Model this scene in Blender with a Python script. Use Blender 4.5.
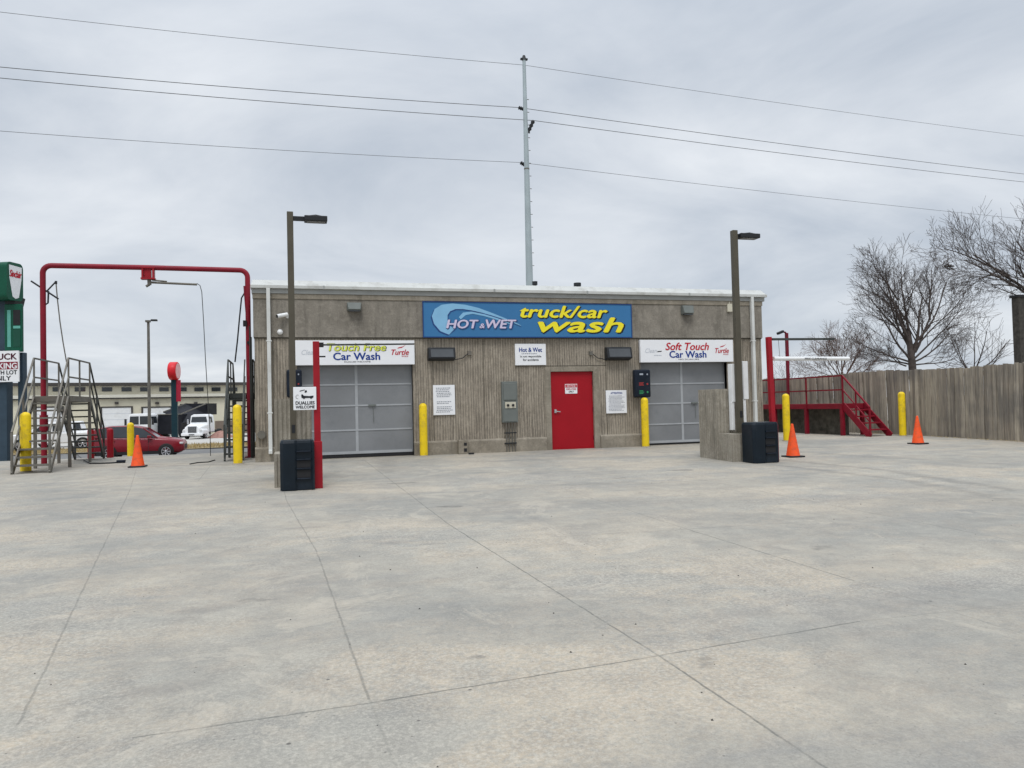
import bpy, math, random
from mathutils import Vector, Matrix
random.seed(7)
C = bpy.context.scene
for o in list(bpy.data.objects): bpy.data.objects.remove(o)
COL = C.collection
R_ = math.radians

# ------------------------------------------------------------------ camera
# World axes follow the car wash: X along its front wall, Y into it, Z up.
FPX, TH, PITCH, ROLL = 770., math.atan(.29), .0273, .024
CAM = Vector((0.93, -20.25, 1.27))
fh = Vector((math.sin(TH), math.cos(TH), 0)); rh = Vector((math.cos(TH), -math.sin(TH), 0)); zu = Vector((0, 0, 1))
FW = fh*math.cos(PITCH) + zu*math.sin(PITCH)
U0 = -fh*math.sin(PITCH) + zu*math.cos(PITCH)
RT = rh*math.cos(ROLL) - U0*math.sin(ROLL)
UP = rh*math.sin(ROLL) + U0*math.cos(ROLL)
cd = bpy.data.cameras.new('camera'); cam = bpy.data.objects.new('camera', cd); COL.objects.link(cam)
cam.matrix_world = Matrix(((RT.x, UP.x, -FW.x, CAM.x), (RT.y, UP.y, -FW.y, CAM.y), (RT.z, UP.z, -FW.z, CAM.z), (0, 0, 0, 1)))
cd.sensor_width = 36; cd.lens = FPX/1024*36; cd.clip_start = .1; cd.clip_end = 3000
C.camera = cam
C.render.resolution_x, C.render.resolution_y = 1024, 768

# ------------------------------------------------------------------ light
SUN_EL, SUN_ROT = R_(58), R_(200)
w = bpy.data.worlds.new('World'); C.world = w; w.use_nodes = True
nt = w.node_tree; N = nt.nodes; L = nt.links; N.clear()
out = N.new('ShaderNodeOutputWorld'); bg = N.new('ShaderNodeBackground'); L.new(bg.outputs[0], out.inputs[0])
sky = N.new('ShaderNodeTexSky'); sky.sky_type = 'NISHITA'; sky.sun_disc = False
sky.sun_elevation = SUN_EL; sky.sun_rotation = SUN_ROT
tc = N.new('ShaderNodeTexCoord'); sp = N.new('ShaderNodeSeparateXYZ'); L.new(tc.outputs['Generated'], sp.inputs[0])
def wmath(op, a, b=None, c=None):
    m = N.new('ShaderNodeMath'); m.operation = op
    for i, v in enumerate((a, b, c)):
        if v is None: continue
        if isinstance(v, (int, float)): m.inputs[i].default_value = v
        else: L.new(v, m.inputs[i])
    return m.outputs[0]
zc = wmath('MAXIMUM', sp.outputs[2], 0.0)
den = wmath('ADD', zc, .22)
cx = wmath('DIVIDE', sp.outputs[0], den); cy = wmath('DIVIDE', sp.outputs[1], den)
cmb = N.new('ShaderNodeCombineXYZ'); L.new(cx, cmb.inputs[0]); L.new(cy, cmb.inputs[1])
n1 = N.new('ShaderNodeTexNoise'); n1.inputs['Scale'].default_value = .95; n1.inputs['Detail'].default_value = 9; n1.inputs['Roughness'].default_value = .56
n1.inputs['Distortion'].default_value = .5
mp = N.new('ShaderNodeMapping'); mp.inputs['Scale'].default_value = (1., 1.25, 1); mp.inputs['Rotation'].default_value = (0, 0, R_(-25)); mp.inputs['Location'].default_value = (3.1, 1.7, 0)
L.new(cmb.outputs[0], mp.inputs[0]); L.new(mp.outputs[0], n1.inputs['Vector'])
cr = N.new('ShaderNodeValToRGB'); e = cr.color_ramp.elements
e[0].position = .31; e[0].color = (5.1, 5.68, 6.5, 1); e[1].position = .69; e[1].color = (8.4, 8.75, 9.2, 1)
L.new(n1.outputs[0], cr.inputs[0])
# overcast: brighter towards the zenith
zen = wmath('MULTIPLY_ADD', wmath('POWER', zc, 4.5), 2.6, 1.0)
vs = N.new('ShaderNodeVectorMath'); vs.operation = 'SCALE'; L.new(cr.outputs[0], vs.inputs[0]); L.new(zen, vs.inputs['Scale'])
mx = N.new('ShaderNodeMixRGB'); mx.inputs[0].default_value = .92; L.new(sky.outputs[0], mx.inputs[1]); L.new(vs.outputs[0], mx.inputs[2])
L.new(mx.outputs[0], bg.inputs[0]); bg.inputs[1].default_value = .1
sl = bpy.data.lights.new('sun', 'SUN'); sl.energy = 1.4; sl.angle = R_(22); sl.color = (1, .97, .93)
so = bpy.data.objects.new('sun', sl); COL.objects.link(so)
so.rotation_euler = (math.pi/2 - SUN_EL, 0, math.pi - SUN_ROT)
C.view_settings.view_transform = 'Standard'; C.view_settings.look = 'None'; C.view_settings.exposure = 0; C.view_settings.gamma = 1

# ------------------------------------------------------------------ survey helpers
def ray(x, y): return FW + RT*((x-512)/FPX) - UP*((y-384)/FPX)
def at(x, y, Y):                       # sight line met by the plane Y = const
    d = ray(x, y); return CAM + d*((Y-CAM.y)/d.y)
def dep(x, y, D): return CAM + ray(x, y)*D
def sst(a, b, t):
    t = min(1, max(0, (t-a)/(b-a))); return t*t*(3-2*t)
LOW = -.90
def h(X, Y):
    z = -.016*max(0, -Y)
    s = sst(0, 5, X)
    return z + LOW*sst(5.2+9*s, 10.5+9*s, Y)
def lerp(a, b, t): return a+(b-a)*t

# ------------------------------------------------------------------ materials
class NT:
    def __init__(s, name):
        s.m = bpy.data.materials.new(name); s.m.use_nodes = True; s.t = s.m.node_tree
        s.b = s.t.nodes['Principled BSDF']
    def n(s, typ, **k):
        q = s.t.nodes.new(typ)
        for a, v in k.items(): setattr(q, a, v)
        return q
    def l(s, a, b): s.t.links.new(a, b)
    def math(s, op, a, b=None, c=None, clamp=False):
        m = s.n('ShaderNodeMath', operation=op); m.use_clamp = clamp
        for i, v in enumerate((a, b, c)):
            if v is None: continue
            if isinstance(v, (int, float)): m.inputs[i].default_value = v
            else: s.l(v, m.inputs[i])
        return m.outputs[0]
    def pos(s, scale=(1, 1, 1)):
        g = s.n('ShaderNodeNewGeometry'); m = s.n('ShaderNodeMapping'); m.inputs['Scale'].default_value = scale
        s.l(g.outputs['Position'], m.inputs[0]); return m.outputs[0]
    def opos(s, scale=(1, 1, 1)):
        g = s.n('ShaderNodeTexCoord'); m = s.n('ShaderNodeMapping'); m.inputs['Scale'].default_value = scale
        s.l(g.outputs['Object'], m.inputs[0]); return m.outputs[0]
    def noise(s, vec, scale, detail=4, rough=.55, dist=0):
        q = s.n('ShaderNodeTexNoise'); q.inputs['Scale'].default_value = scale; q.inputs['Detail'].default_value = detail
        q.inputs['Roughness'].default_value = rough; q.inputs['Distortion'].default_value = dist
        s.l(vec, q.inputs['Vector']); return q.outputs[0]
    def ramp(s, v, a, b, c0=0., c1=1.):
        q = s.n('ShaderNodeMapRange'); q.inputs[1].default_value = a; q.inputs[2].default_value = b
        q.inputs[3].default_value = c0; q.inputs[4].default_value = c1; s.l(v, q.inputs[0]); return q.outputs[0]
    def mix(s, f, a, b, typ='MIX'):
        q = s.n('ShaderNodeMixRGB', blend_type=typ)
        for i, v in enumerate((f, a, b)):
            if isinstance(v, (int, float)): q.inputs[i].default_value = v
            elif isinstance(v, tuple): q.inputs[i].default_value = v+(1,) if len(v) == 3 else v
            else: s.l(v, q.inputs[i])
        return q.outputs[0]
    def bump(s, hgt, strength, dist=.01):
        q = s.n('ShaderNodeBump'); q.inputs['Strength'].default_value = strength; q.inputs['Distance'].default_value = dist
        s.l(hgt, q.inputs['Height']); s.l(q.outputs[0], s.b.inputs['Normal'])
    def col(s, v): s.l(v, s.b.inputs['Base Color'])

def paint(name, c, rough=.5, var=.12, scale=3., metal=0., bump=0., dirt=None, dscale=1.2):
    t = NT(name); p = t.opos()
    v = t.noise(p, scale, 5); f = t.ramp(v, .3, .7, 1-var, 1+var)
    q = t.n('ShaderNodeVectorMath', operation='SCALE'); q.inputs[0].default_value = c; t.l(f, q.inputs['Scale'])
    o = q.outputs[0]
    if dirt:
        d = t.ramp(t.noise(p, dscale*2, 6, .65), .5, .75, 0, dirt[1])
        o = t.mix(d, o, dirt[0])
    t.col(o); t.b.inputs['Roughness'].default_value = rough; t.b.inputs['Metallic'].default_value = metal; t.b.inputs['Specular IOR Level'].default_value = .25 if rough > .32 else .5
    if bump: t.bump(t.noise(p, scale*12, 3), bump)
    return t.m

TRACKS = [((11.4, -5.4), (11.75, -8.1), .04, .2, .5), ((11.75, -8.1), (11.3, -11.2), .04, .22, .45), ((10.6, -6.6), (10.9, -9.5), .04, .2, .4), ((10.9, -9.5), (10.2, -12.5), .04, .22, .35), ((12.8, -3.2), (14.5, -8.5), .04, .3, .3), ((13.5, -2.5), (18, -4.5), .05, .35, .25),
    ((5.1, -9.9), (9.9, -11.8), .1, .55, .2), ((2.9, -4.0), (3.2, -1.0), .08, .3, .3), ((1.8, -4.5), (1.9, -.8), .05, .25, .25), ((11.4, -3.8), (12.1, -1), .05, .3, .25),
    ((2.75, -6.17), (3.0, -6.2), .02, .16, .9), ((2.95, -9.4), (3.15, -9.5), .02, .13, .85), ((8.3, -6.43), (8.55, -6.5), .02, .17, .8), ((6.6, -7.2), (6.8, -7.2), .02, .12, .65), ((-.7, -.4), (1.5, -1.4), .04, .25, .4),
    ((-3.0, .3), (-.9, -.2), .03, .2, .5), ((-4.6, 1), (-.6, .6), .05, .35, .3), ((1.97, -15.7), (2.02, -15.7), .01, .06, .9), ((3.15, -16.2), (3.3, -16.05), .01, .08, .5), ((5.9, -13.7), (6.1, -13.7), .02, .1, .6), ((.6, -13.8), (.75, -13.8), .01, .07, .5), ((4.6, -7.6), (6.2, -7.9), .03, .3, .3), ((4.9, -2.6), (8.9, -3.0), .05, .4, .25)]
def m_lot():
    t = NT('weathered_pavement'); p = t.pos()
    grey = (.342, .322, .276); blue = (.276, .270, .243); beige = (.44, .375, .288); tan = (.365, .312, .25)
    c = t.mix(t.ramp(t.noise(t.pos((.8, 1.0, 1)), .5, 6, .62, .6), .40, .60), grey, blue)
    n2 = t.noise(t.pos((.8, 1.2, 1)), .6, 9, .68, .5)
    fine = t.noise(p, 22, 5, .75)
    zone = t.ramp(t.noise(t.pos((.9, 1.1, 1)), .33, 3, .55, .5), .45, .58, .3, 1)
    m2 = t.math('MULTIPLY', t.math('MULTIPLY', t.ramp(n2, .46, .55), t.ramp(fine, .38, .56, .15, 1.)), zone)
    c = t.mix(t.math('MULTIPLY', m2, .85), c, beige)
    n3 = t.noise(t.pos((1.2, 1.2, 1)), 1.9, 8, .68)
    c = t.mix(t.math('MULTIPLY', t.ramp(n3, .52, .64, 0, .4), t.ramp(fine, .3, .6, .4, 1)), c, tan)
    # darker worn tracks along the drive lanes and damp marks
    n4 = t.noise(t.pos((.2, .9, 1)), .8, 7, .65, .8)
    c = t.mix(t.ramp(n4, .52, .64, 0, .42), c, (.22, .22, .215))
    n4b = t.noise(t.pos((.9, .3, 1)), 1.1, 7, .65, .7)
    c = t.mix(t.ramp(n4b, .55, .68, 0, .34), c, (.21, .205, .195))
    # speckled aggregate
    c = t.mix(.38, c, t.mix(t.ramp(t.noise(p, 95, 3, .8), .32, .62), (.5, .48, .45), (1.0, 1.0, 1.0)), 'MULTIPLY')
    c = t.mix(.8, c, t.mix(t.ramp(t.noise(p, 3.1, 12, .72, .3), .36, .64), (.80, .80, .81), (1.12, 1.11, 1.09)), 'MULTIPLY')
    c = t.mix(t.ramp(t.noise(t.pos((1, .8, 1)), 1.05, 12, .75, .8), .575, .60, 0, .30), c, (.47, .42, .34))
    c = t.mix(t.ramp(t.noise(t.pos((.8, 1, 1)), 1.35, 12, .75, .8), .60, .63, 0, .25), c, (.20, .195, .18))
    c = t.mix(t.math('MULTIPLY', t.ramp(t.noise(p, 42, 4, .75), .45, .68, .0, .55), zone), c, (.56, .52, .44))
    c = t.mix(t.ramp(t.noise(p, 17, 5, .75), .50, .68, .0, .30), c, (.20, .19, .175))
    # popped pits and dropped specks
    for sc, th, amt in ((3.2, .045, .8), (9., .07, .6), (1.1, .03, .7), (22., .12, .4)):
        vo = t.n('ShaderNodeTexVoronoi'); vo.inputs['Scale'].default_value = sc; t.l(p, vo.inputs['Vector'])
        keep = t.ramp(t.noise(p, sc*.7, 1), .5, .52)
        d = t.math('MULTIPLY', t.ramp(vo.outputs['Distance'], th*.6, th, 1, 0), keep)
        c = t.mix(t.math('MULTIPLY', d, amt), c, (.07, .065, .06))
    # oil stains
    vo = t.n('ShaderNodeTexVoronoi'); vo.inputs['Scale'].default_value = .42
    wob = t.n('ShaderNodeVectorMath', operation='ADD'); t.l(t.pos((1, 2.2, 1)), wob.inputs[0])
    nn = t.n('ShaderNodeTexNoise'); nn.inputs['Scale'].default_value = 5; t.l(p, nn.inputs['Vector']); 
    sc_ = t.n('ShaderNodeVectorMath', operation='SCALE'); t.l(nn.outputs['Color'], sc_.inputs[0]); sc_.inputs['Scale'].default_value = .35
    t.l(sc_.outputs[0], wob.inputs[1]); t.l(wob.outputs[0], vo.inputs['Vector'])
    c = t.mix(t.ramp(vo.outputs['Distance'], .03, .13, .42, 0), c, (.16, .15, .14))
    # sawn joints between the slabs
    segs = [((3.1, -19.5), (3.04, -16), 1), ((3.04, -16), (2.79, -10.96), .9), ((2.79, -10.96), (2.7, -.9), .75),
            ((.8, -5.5), (.87, -7.8), .5), ((.87, -7.8), (1.18, -12), .55), ((1.18, -12), (1.31, -16.1), .6), ((1.31, -16.1), (1.4, -18), .25),
            ((-2.5, -.6), (-1.82, -5.1), .45), ((-1.82, -5.1), (-.38, -15.85), .5),
            ((5.24, -8), (5.28, -12.35), .5), ((5.28, -12.35), (5.36, -14.9), .95), ((5.36, -14.9), (5.4, -17), .3),
            ((.2, -16.2), (1.31, -16.15), .8), ((1.31, -16.15), (3.04, -16.0), .95), ((3.04, -16.0), (4.62, -15.84), .95), ((4.62, -15.84), (8.5, -15.9), .3),
            ((2.2, -12.05), (6.9, -12.42), .6), ((7.9, -7), (7.96, -14.6), .65), ((-6, -3.9), (10, -4.3), .5), ((-6, -1.3), (20, -1.5), .55),
            ((-.9, -.4), (-.8, -4), .6), ((5.4, -8.2), (14, -8.0), .35), ((10.8, -6.4), (10.9, -13), .35), ((14.2, -1), (14.6, -12), .35), ((-6, -8.1), (5.3, -8.2), .25)]
    wn = t.n('ShaderNodeTexNoise'); wn.inputs['Scale'].default_value = 4.5; wn.inputs['Detail'].default_value = 8; wn.inputs['Roughness'].default_value = .65; t.l(p, wn.inputs['Vector'])
    ws = t.n('ShaderNodeVectorMath', operation='MULTIPLY_ADD'); t.l(wn.outputs['Color'], ws.inputs[0]); ws.inputs[1].default_value = (.03, .03, 0); ws.inputs[2].default_value = (-.015, -.015, 0)
    wp = t.n('ShaderNodeVectorMath', operation='ADD'); t.l(ws.outputs[0], wp.inputs[0]); t.l(p, wp.inputs[1])
    flat = t.n('ShaderNodeVectorMath', operation='MULTIPLY'); flat.inputs[1].default_value = (1, 1, 0); t.l(wp.outputs[0], flat.inputs[0])
    tot = None
    brk = t.ramp(t.noise(p, 3.2, 7, .75), .36, .52, .35, 1)
    for a, b, k in segs:
        a = Vector((*a, 0)); b = Vector((*b, 0)); ab = b-a
        sb = t.n('ShaderNodeVectorMath', operation='SUBTRACT'); t.l(flat.outputs[0], sb.inputs[0]); sb.inputs[1].default_value = a
        dt = t.n('ShaderNodeVectorMath', operation='DOT_PRODUCT'); t.l(sb.outputs[0], dt.inputs[0]); dt.inputs[1].default_value = ab/ab.length_squared
        cl = t.math('ADD', dt.outputs['Value'], 0, clamp=True)
        pr = t.n('ShaderNodeVectorMath', operation='SCALE'); pr.inputs[0].default_value = ab; t.l(cl, pr.inputs['Scale'])
        ds = t.n('ShaderNodeVectorMath', operation='DISTANCE'); t.l(sb.outputs[0], ds.inputs[0]); t.l(pr.outputs[0], ds.inputs[1])
        v = t.ramp(ds.outputs['Value'], .003, .010, k, 0)
        tot = v if tot is None else t.math('MAXIMUM', tot, v)
    jm = t.math('MULTIPLY', tot, brk)
    # tyre tracks and drips, warped by noise
    w2 = t.n('ShaderNodeTexNoise'); w2.inputs['Scale'].default_value = 2.2; w2.inputs['Detail'].default_value = 6; w2.inputs['Roughness'].default_value = .7; t.l(p, w2.inputs['Vector'])
    w2s = t.n('ShaderNodeVectorMath', operation='MULTIPLY_ADD'); t.l(w2.outputs['Color'], w2s.inputs[0]); w2s.inputs[1].default_value = (.6, .6, 0); w2s.inputs[2].default_value = (-.3, -.3, 0)
    w2p = t.n('ShaderNodeVectorMath', operation='ADD'); t.l(w2s.outputs[0], w2p.inputs[0]); t.l(p, w2p.inputs[1])
    w2f = t.n('ShaderNodeVectorMath', operation='MULTIPLY'); w2f.inputs[1].default_value = (1, 1, 0); t.l(w2p.outputs[0], w2f.inputs[0])
    def seg(a, b, src, lo, hi, k):
        a = Vector((*a, 0)); b = Vector((*b, 0)); ab = b-a
        sb = t.n('ShaderNodeVectorMath', operation='SUBTRACT'); t.l(src, sb.inputs[0]); sb.inputs[1].default_value = a
        dt = t.n('ShaderNodeVectorMath', operation='DOT_PRODUCT'); t.l(sb.outputs[0], dt.inputs[0]); dt.inputs[1].default_value = ab/ab.length_squared
        pr = t.n('ShaderNodeVectorMath', operation='SCALE'); pr.inputs[0].default_value = ab; t.l(t.math('ADD', dt.outputs['Value'], 0, clamp=True), pr.inputs['Scale'])
        ds = t.n('ShaderNodeVectorMath', operation='DISTANCE'); t.l(sb.outputs[0], ds.inputs[0]); t.l(pr.outputs[0], ds.inputs[1])
        return t.ramp(ds.outputs['Value'], lo, hi, k, 0)
    st_ = None
    for a, b, lo, hi, k in TRACKS:
        v = seg(a, b, w2f.outputs[0], lo, hi, k); st_ = v if st_ is None else t.math('MAXIMUM', st_, v)
    st_ = t.math('MULTIPLY', st_, t.ramp(t.noise(p, 5, 7, .75), .35, .6, .3, 1))
    c = t.mix(st_, c, (.12, .115, .105))
    c = t.mix(t.math('MULTIPLY', jm, .7), c, (.075, .08, .072))
    t.col(c); t.b.inputs['Roughness'].default_value = .85
    t.bump(t.math('SUBTRACT', t.math('ADD', fine, t.noise(p, 120, 2)), t.math('MULTIPLY', jm, 3)), .35, .006)
    return t.m

def m_concrete(name, c1, c2, streak=.5, ribs=False):
    t = NT(name); p = t.pos()
    c = t.mix(t.ramp(t.noise(p, 1.3, 8, .68), .36, .64), c1, c2)
    st = t.noise(t.pos((4, 4, .5)), 1.3, 7, .7)
    c = t.mix(t.ramp(st, .50, .68, 0, streak), c, tuple(v*.55 for v in c1))
    st2 = t.noise(t.pos((2.5, 2.5, 1.2)), 1.5, 7, .7)
    c = t.mix(t.ramp(st2, .52, .66, 0, streak*.7), c, tuple(min(1, v*1.35) for v in c2))
    sp_ = t.noise(p, 28, 5, .75)
    c = t.mix(t.ramp(sp_, .5, .7, 0, .5), c, tuple(v*.55 for v in c1))
    c = t.mix(t.ramp(t.noise(p, 9, 4, .7), .52, .66, 0, .3), c, tuple(min(1, v*1.4) for v in c2))
    hg = sp_
    if ribs:
        # fluted formwork: vertical flutes about 9 cm apart, broken edges
        sx = t.n('ShaderNodeSeparateXYZ'); g = t.n('ShaderNodeNewGeometry'); t.l(g.outputs['Position'], sx.inputs[0])
        u = t.math('ADD', t.math('ADD', sx.outputs[0], sx.outputs[1]), t.math('MULTIPLY', t.noise(t.pos((4, 4, .35)), 3, 4, .6), .11))
        wv = t.math('SINE', t.math('MULTIPLY', u, 88))
        brk = t.ramp(t.noise(t.pos((7, 7, 2)), 1.5, 6, .75), .35, .62)
        groove = t.math('MULTIPLY', t.ramp(wv, .1, .85), brk)
        c = t.mix(t.math('MULTIPLY', groove, .47), c, tuple(v*.33 for v in c1))
        rid = t.math('MULTIPLY', t.ramp(wv, -.4, -.95), t.ramp(t.noise(t.pos((11, 11, 1.6)), 1.5, 6, .75), .42, .62))
        c = t.mix(t.math('MULTIPLY', rid, .55), c, tuple(min(1, v*1.55) for v in c2))
        hg = t.math('SUBTRACT', sp_, t.math('MULTIPLY', groove, 2))
    t.col(c); t.b.inputs['Roughness'].default_value = .9; t.bump(hg, .5, .02)
    return t.m

def m_wood():
    t = NT('weathered_boards'); g = t.n('ShaderNodeNewGeometry'); p = t.pos((9, 9, .7))
    r = g.outputs['Random Per Island']
    c = t.mix(t.ramp(r, .1, .9), (.24, .205, .16), (.44, .385, .30))
    c = t.mix(t.ramp(t.noise(p, 1.6, 6, .7), .42, .68, 0, .75), c, (.10, .09, .08))
    c = t.mix(t.ramp(t.noise(t.pos((.35, .35, .6)), 1., 4), .46, .62, 0, .6), c, (.10, .095, .09))
    c = t.mix(t.ramp(t.noise(t.pos((30, 30, 1.2)), 1.0, 3), .55, .7, 0, .4), c, (.46, .42, .36))
    t.col(c); t.b.inputs['Roughness'].default_value = .95; t.bump(t.noise(p, 3, 4), .5, .01); return t.m

def m_ground(name, a, b, sc=1., rough=.95):
    t = NT(name); p = t.pos()
    c = t.mix(t.ramp(t.noise(p, sc, 6, .7), .35, .65), a, b)
    c = t.mix(t.ramp(t.noise(p, sc*18, 4, .7), .35, .7, 0, .4), c, tuple(v*.6 for v in a))
    t.col(c); t.b.inputs['Roughness'].default_value = rough; t.bump(t.noise(p, 30, 3), .4, .01); return t.m

def glass(name, c, rough=.08):
    t = NT(name); t.col(t.mix(t.ramp(t.noise(t.opos(), 2, 3), .3, .7), c, tuple(v*1.4 for v in c)))
    t.b.inputs['Roughness'].default_value = rough; t.b.inputs['Specular IOR Level'].default_value = .7; return t.m
def glow(name, c, s):
    t = NT(name); t.b.inputs['Base Color'].default_value = (*c, 1); t.b.inputs['Emission Color'].default_value = (*c, 1); t.b.inputs['Emission Strength'].default_value = s; return t.m

DIRT = ((.16, .14, .12), .5)
M = dict(
    lot=m_lot(), band=m_concrete('stained_wall_concrete', (.178, .160, .132), (.262, .238, .20), .6),
    rib=m_concrete('ribbed_wall_concrete', (.232, .2, .158), (.325, .285, .228), .5, True),
    plinth=m_concrete('plinth_concrete', (.20, .175, .135), (.315, .28, .225), .5),
    block=m_concrete('island_concrete', (.24, .218, .175), (.35, .32, .265), .6),
    asphalt_bits=paint('dark_grit', (.04, .037, .033), .9, .3, 9),
    roofm=paint('white_roof_metal', (.50, .51, .49), .5, .05, 2, dirt=((.27, .26, .23), .6), dscale=1.5),
    soffit=paint('grey_trim_metal', (.33, .34, .33), .5, .1),
    white=paint('white_paint', (.78, .79, .79), .45, .04, dirt=((.5, .48, .44), .35)),
    spoutwhite=paint('dulled_white_spout', (.60, .61, .59), .5, .08, 2, dirt=((.35, .33, .29), .5)), signwhite=paint('white_sign_face', (.80, .81, .83), .4, .02),
    doorpanel=paint('grey_door_panel', (.205, .213, .222), .3, .16, 1.2, dirt=((.13, .14, .15), .6)),
    doorrail=paint('pale_door_rail', (.36, .375, .39), .4, .08),
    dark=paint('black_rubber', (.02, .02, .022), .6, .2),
    darkgrey=paint('charcoal_metal', (.022, .024, .027), .45, .15),
    lens=glass('smoked_lens', (.05, .055, .06), .2),
    red=paint('red_door_paint', (.33, .004, .012), .5, .06, 2),
    redsteel=paint('red_steel_paint', (.30, .007, .016), .45, .15, 3, dirt=((.14, .02, .02), .5)),
    gantryred=paint('dull_red_pipe', (.215, .007, .02), .5, .15, 3, dirt=((.12, .02, .025), .5)), darkred=paint('faded_red_steel', (.17, .008, .022), .5, .2, 3, dirt=((.1, .02, .02), .6)),
    yellow=paint('yellow_bollard_sleeve', (.80, .57, .015), .45, .08, 2, dirt=((.33, .24, .05), .75), dscale=3),
    orange=paint('orange_cone_plastic', (.88, .10, .022), .5, .1, dirt=((.35, .09, .05), .7), dscale=5),
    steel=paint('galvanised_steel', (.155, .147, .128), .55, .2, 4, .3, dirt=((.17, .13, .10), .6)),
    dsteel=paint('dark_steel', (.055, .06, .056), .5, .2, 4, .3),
    polewire=paint('grey_wire', (.12, .125, .13), .7, .1), polegrey=paint('pale_pole_steel', (.38, .44, .46), .5, .1, 1, .2),
    bronze=paint('bronze_pole_paint', (.085, .076, .056), .5, .12, 3),
    navy=paint('navy_plastic', (.005, .010, .020), .38, .2, 3, dirt=((.05, .06, .08), .4)),
    bin=paint('navy_bin_plastic', (.004, .010, .017), .4, .2, 3, dirt=((.04, .05, .065), .35)),
    signblue=paint('blue_sign_face', (.04, .165, .355), .4, .05, 1),
    skyblue=paint('pale_blue_vinyl', (.22, .45, .66), .4, .05), bluedark=paint('deep_blue_vinyl', (.02, .06, .2), .4, .05),
    inkyellow=paint('yellow_vinyl', (.85, .74, .03), .4, .02), inklime=paint('lime_vinyl', (.70, .76, .10), .4, .02),
    inknavy=paint('navy_vinyl', (.01, .045, .25), .4, .02), inkblack=paint('black_vinyl', (.012, .015, .02), .4, .02),
    inkred=paint('red_vinyl', (.5, .012, .03), .4, .02), inkpink=paint('pale_pink_vinyl', (.60, .54, .70), .4, .02),
    inkgrey=paint('faded_grey_ink', (.52, .55, .6), .4, .02), inkmaroon=paint('dark_maroon_vinyl', (.07, .008, .02), .4, .02), inkmid=paint('grey_print', (.25, .27, .31), .4, .02),
    panelgrey=paint('grey_electrical_enclosure', (.15, .165, .155), .5, .08), beige=paint('beige_plate', (.55, .52, .42), .5, .05),
    wood=m_wood(), bark=paint('tree_bark', (.085, .07, .064), .95, .3, 6), barkred=paint('reddish_bark', (.13, .085, .07), .95, .3, 6),
    carred=paint('red_car_paint', (.19, .005, .014), .22, .06, 1), glass=glass('car_glass', (.02, .025, .03)),
    tyre=paint('tyre_rubber', (.018, .018, .018), .8, .2), alloy=paint('alloy_rim', (.5, .5, .52), .3, .05, 2, .7),
    chrome=paint('chrome_trim', (.55, .56, .58), .25, .05, 2, .8), truckwhite=paint('white_truck_paint', (.78, .79, .8), .3, .03),
    lamp=paint('headlight_glass', (.6, .6, .6), .2, .05), tail=paint('tail_lamp', (.35, .01, .01), .3, .05),
    dumpster=paint('black_steel_box', (.010, .011, .016), .5, .3, 2),
    tanwall=paint('cream_metal_siding', (.64, .60, .47), .6, .04, .4, dirt=((.42, .39, .31), .4), dscale=.3),
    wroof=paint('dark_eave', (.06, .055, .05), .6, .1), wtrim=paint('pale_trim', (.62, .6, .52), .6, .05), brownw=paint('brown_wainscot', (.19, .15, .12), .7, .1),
    gasgreen=paint('green_sign_cabinet', (.003, .075, .042), .4, .08), gasdark=paint('dark_green_panel', (.01, .07, .045), .4, .1), teal=paint('teal_price_strip', (.12, .38, .32), .4, .1),
    pillarblue=paint('slate_blue_steel', (.035, .06, .085), .5, .12), pylon=paint('dark_teal_steel', (.008, .035, .05), .5, .1),
    asphalt=m_ground('asphalt', (.13, .13, .13), (.19, .188, .18), .3), yard=m_ground('pale_yard', (.42, .41, .38), (.52, .50, .46), .2),
    grass=m_ground('dry_grass_soil', (.20, .155, .075), (.30, .235, .125), .8), outer=m_ground('bare_earth', (.22, .20, .15), (.30, .27, .2), .1),
    straw=paint('dry_grass_blade', (.40, .31, .15), .9, .3, 4),
    stone=paint('red_gravel_heap', (.30, .17, .14), .9, .25, 5, bump=.5),
    screenr=glow('red_display', (.25, .02, .02), .12), screeng=glow('green_display', (.02, .2, .08), .12), screenw=glow('white_display', (.3, .33, .38), .12),
)
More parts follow.
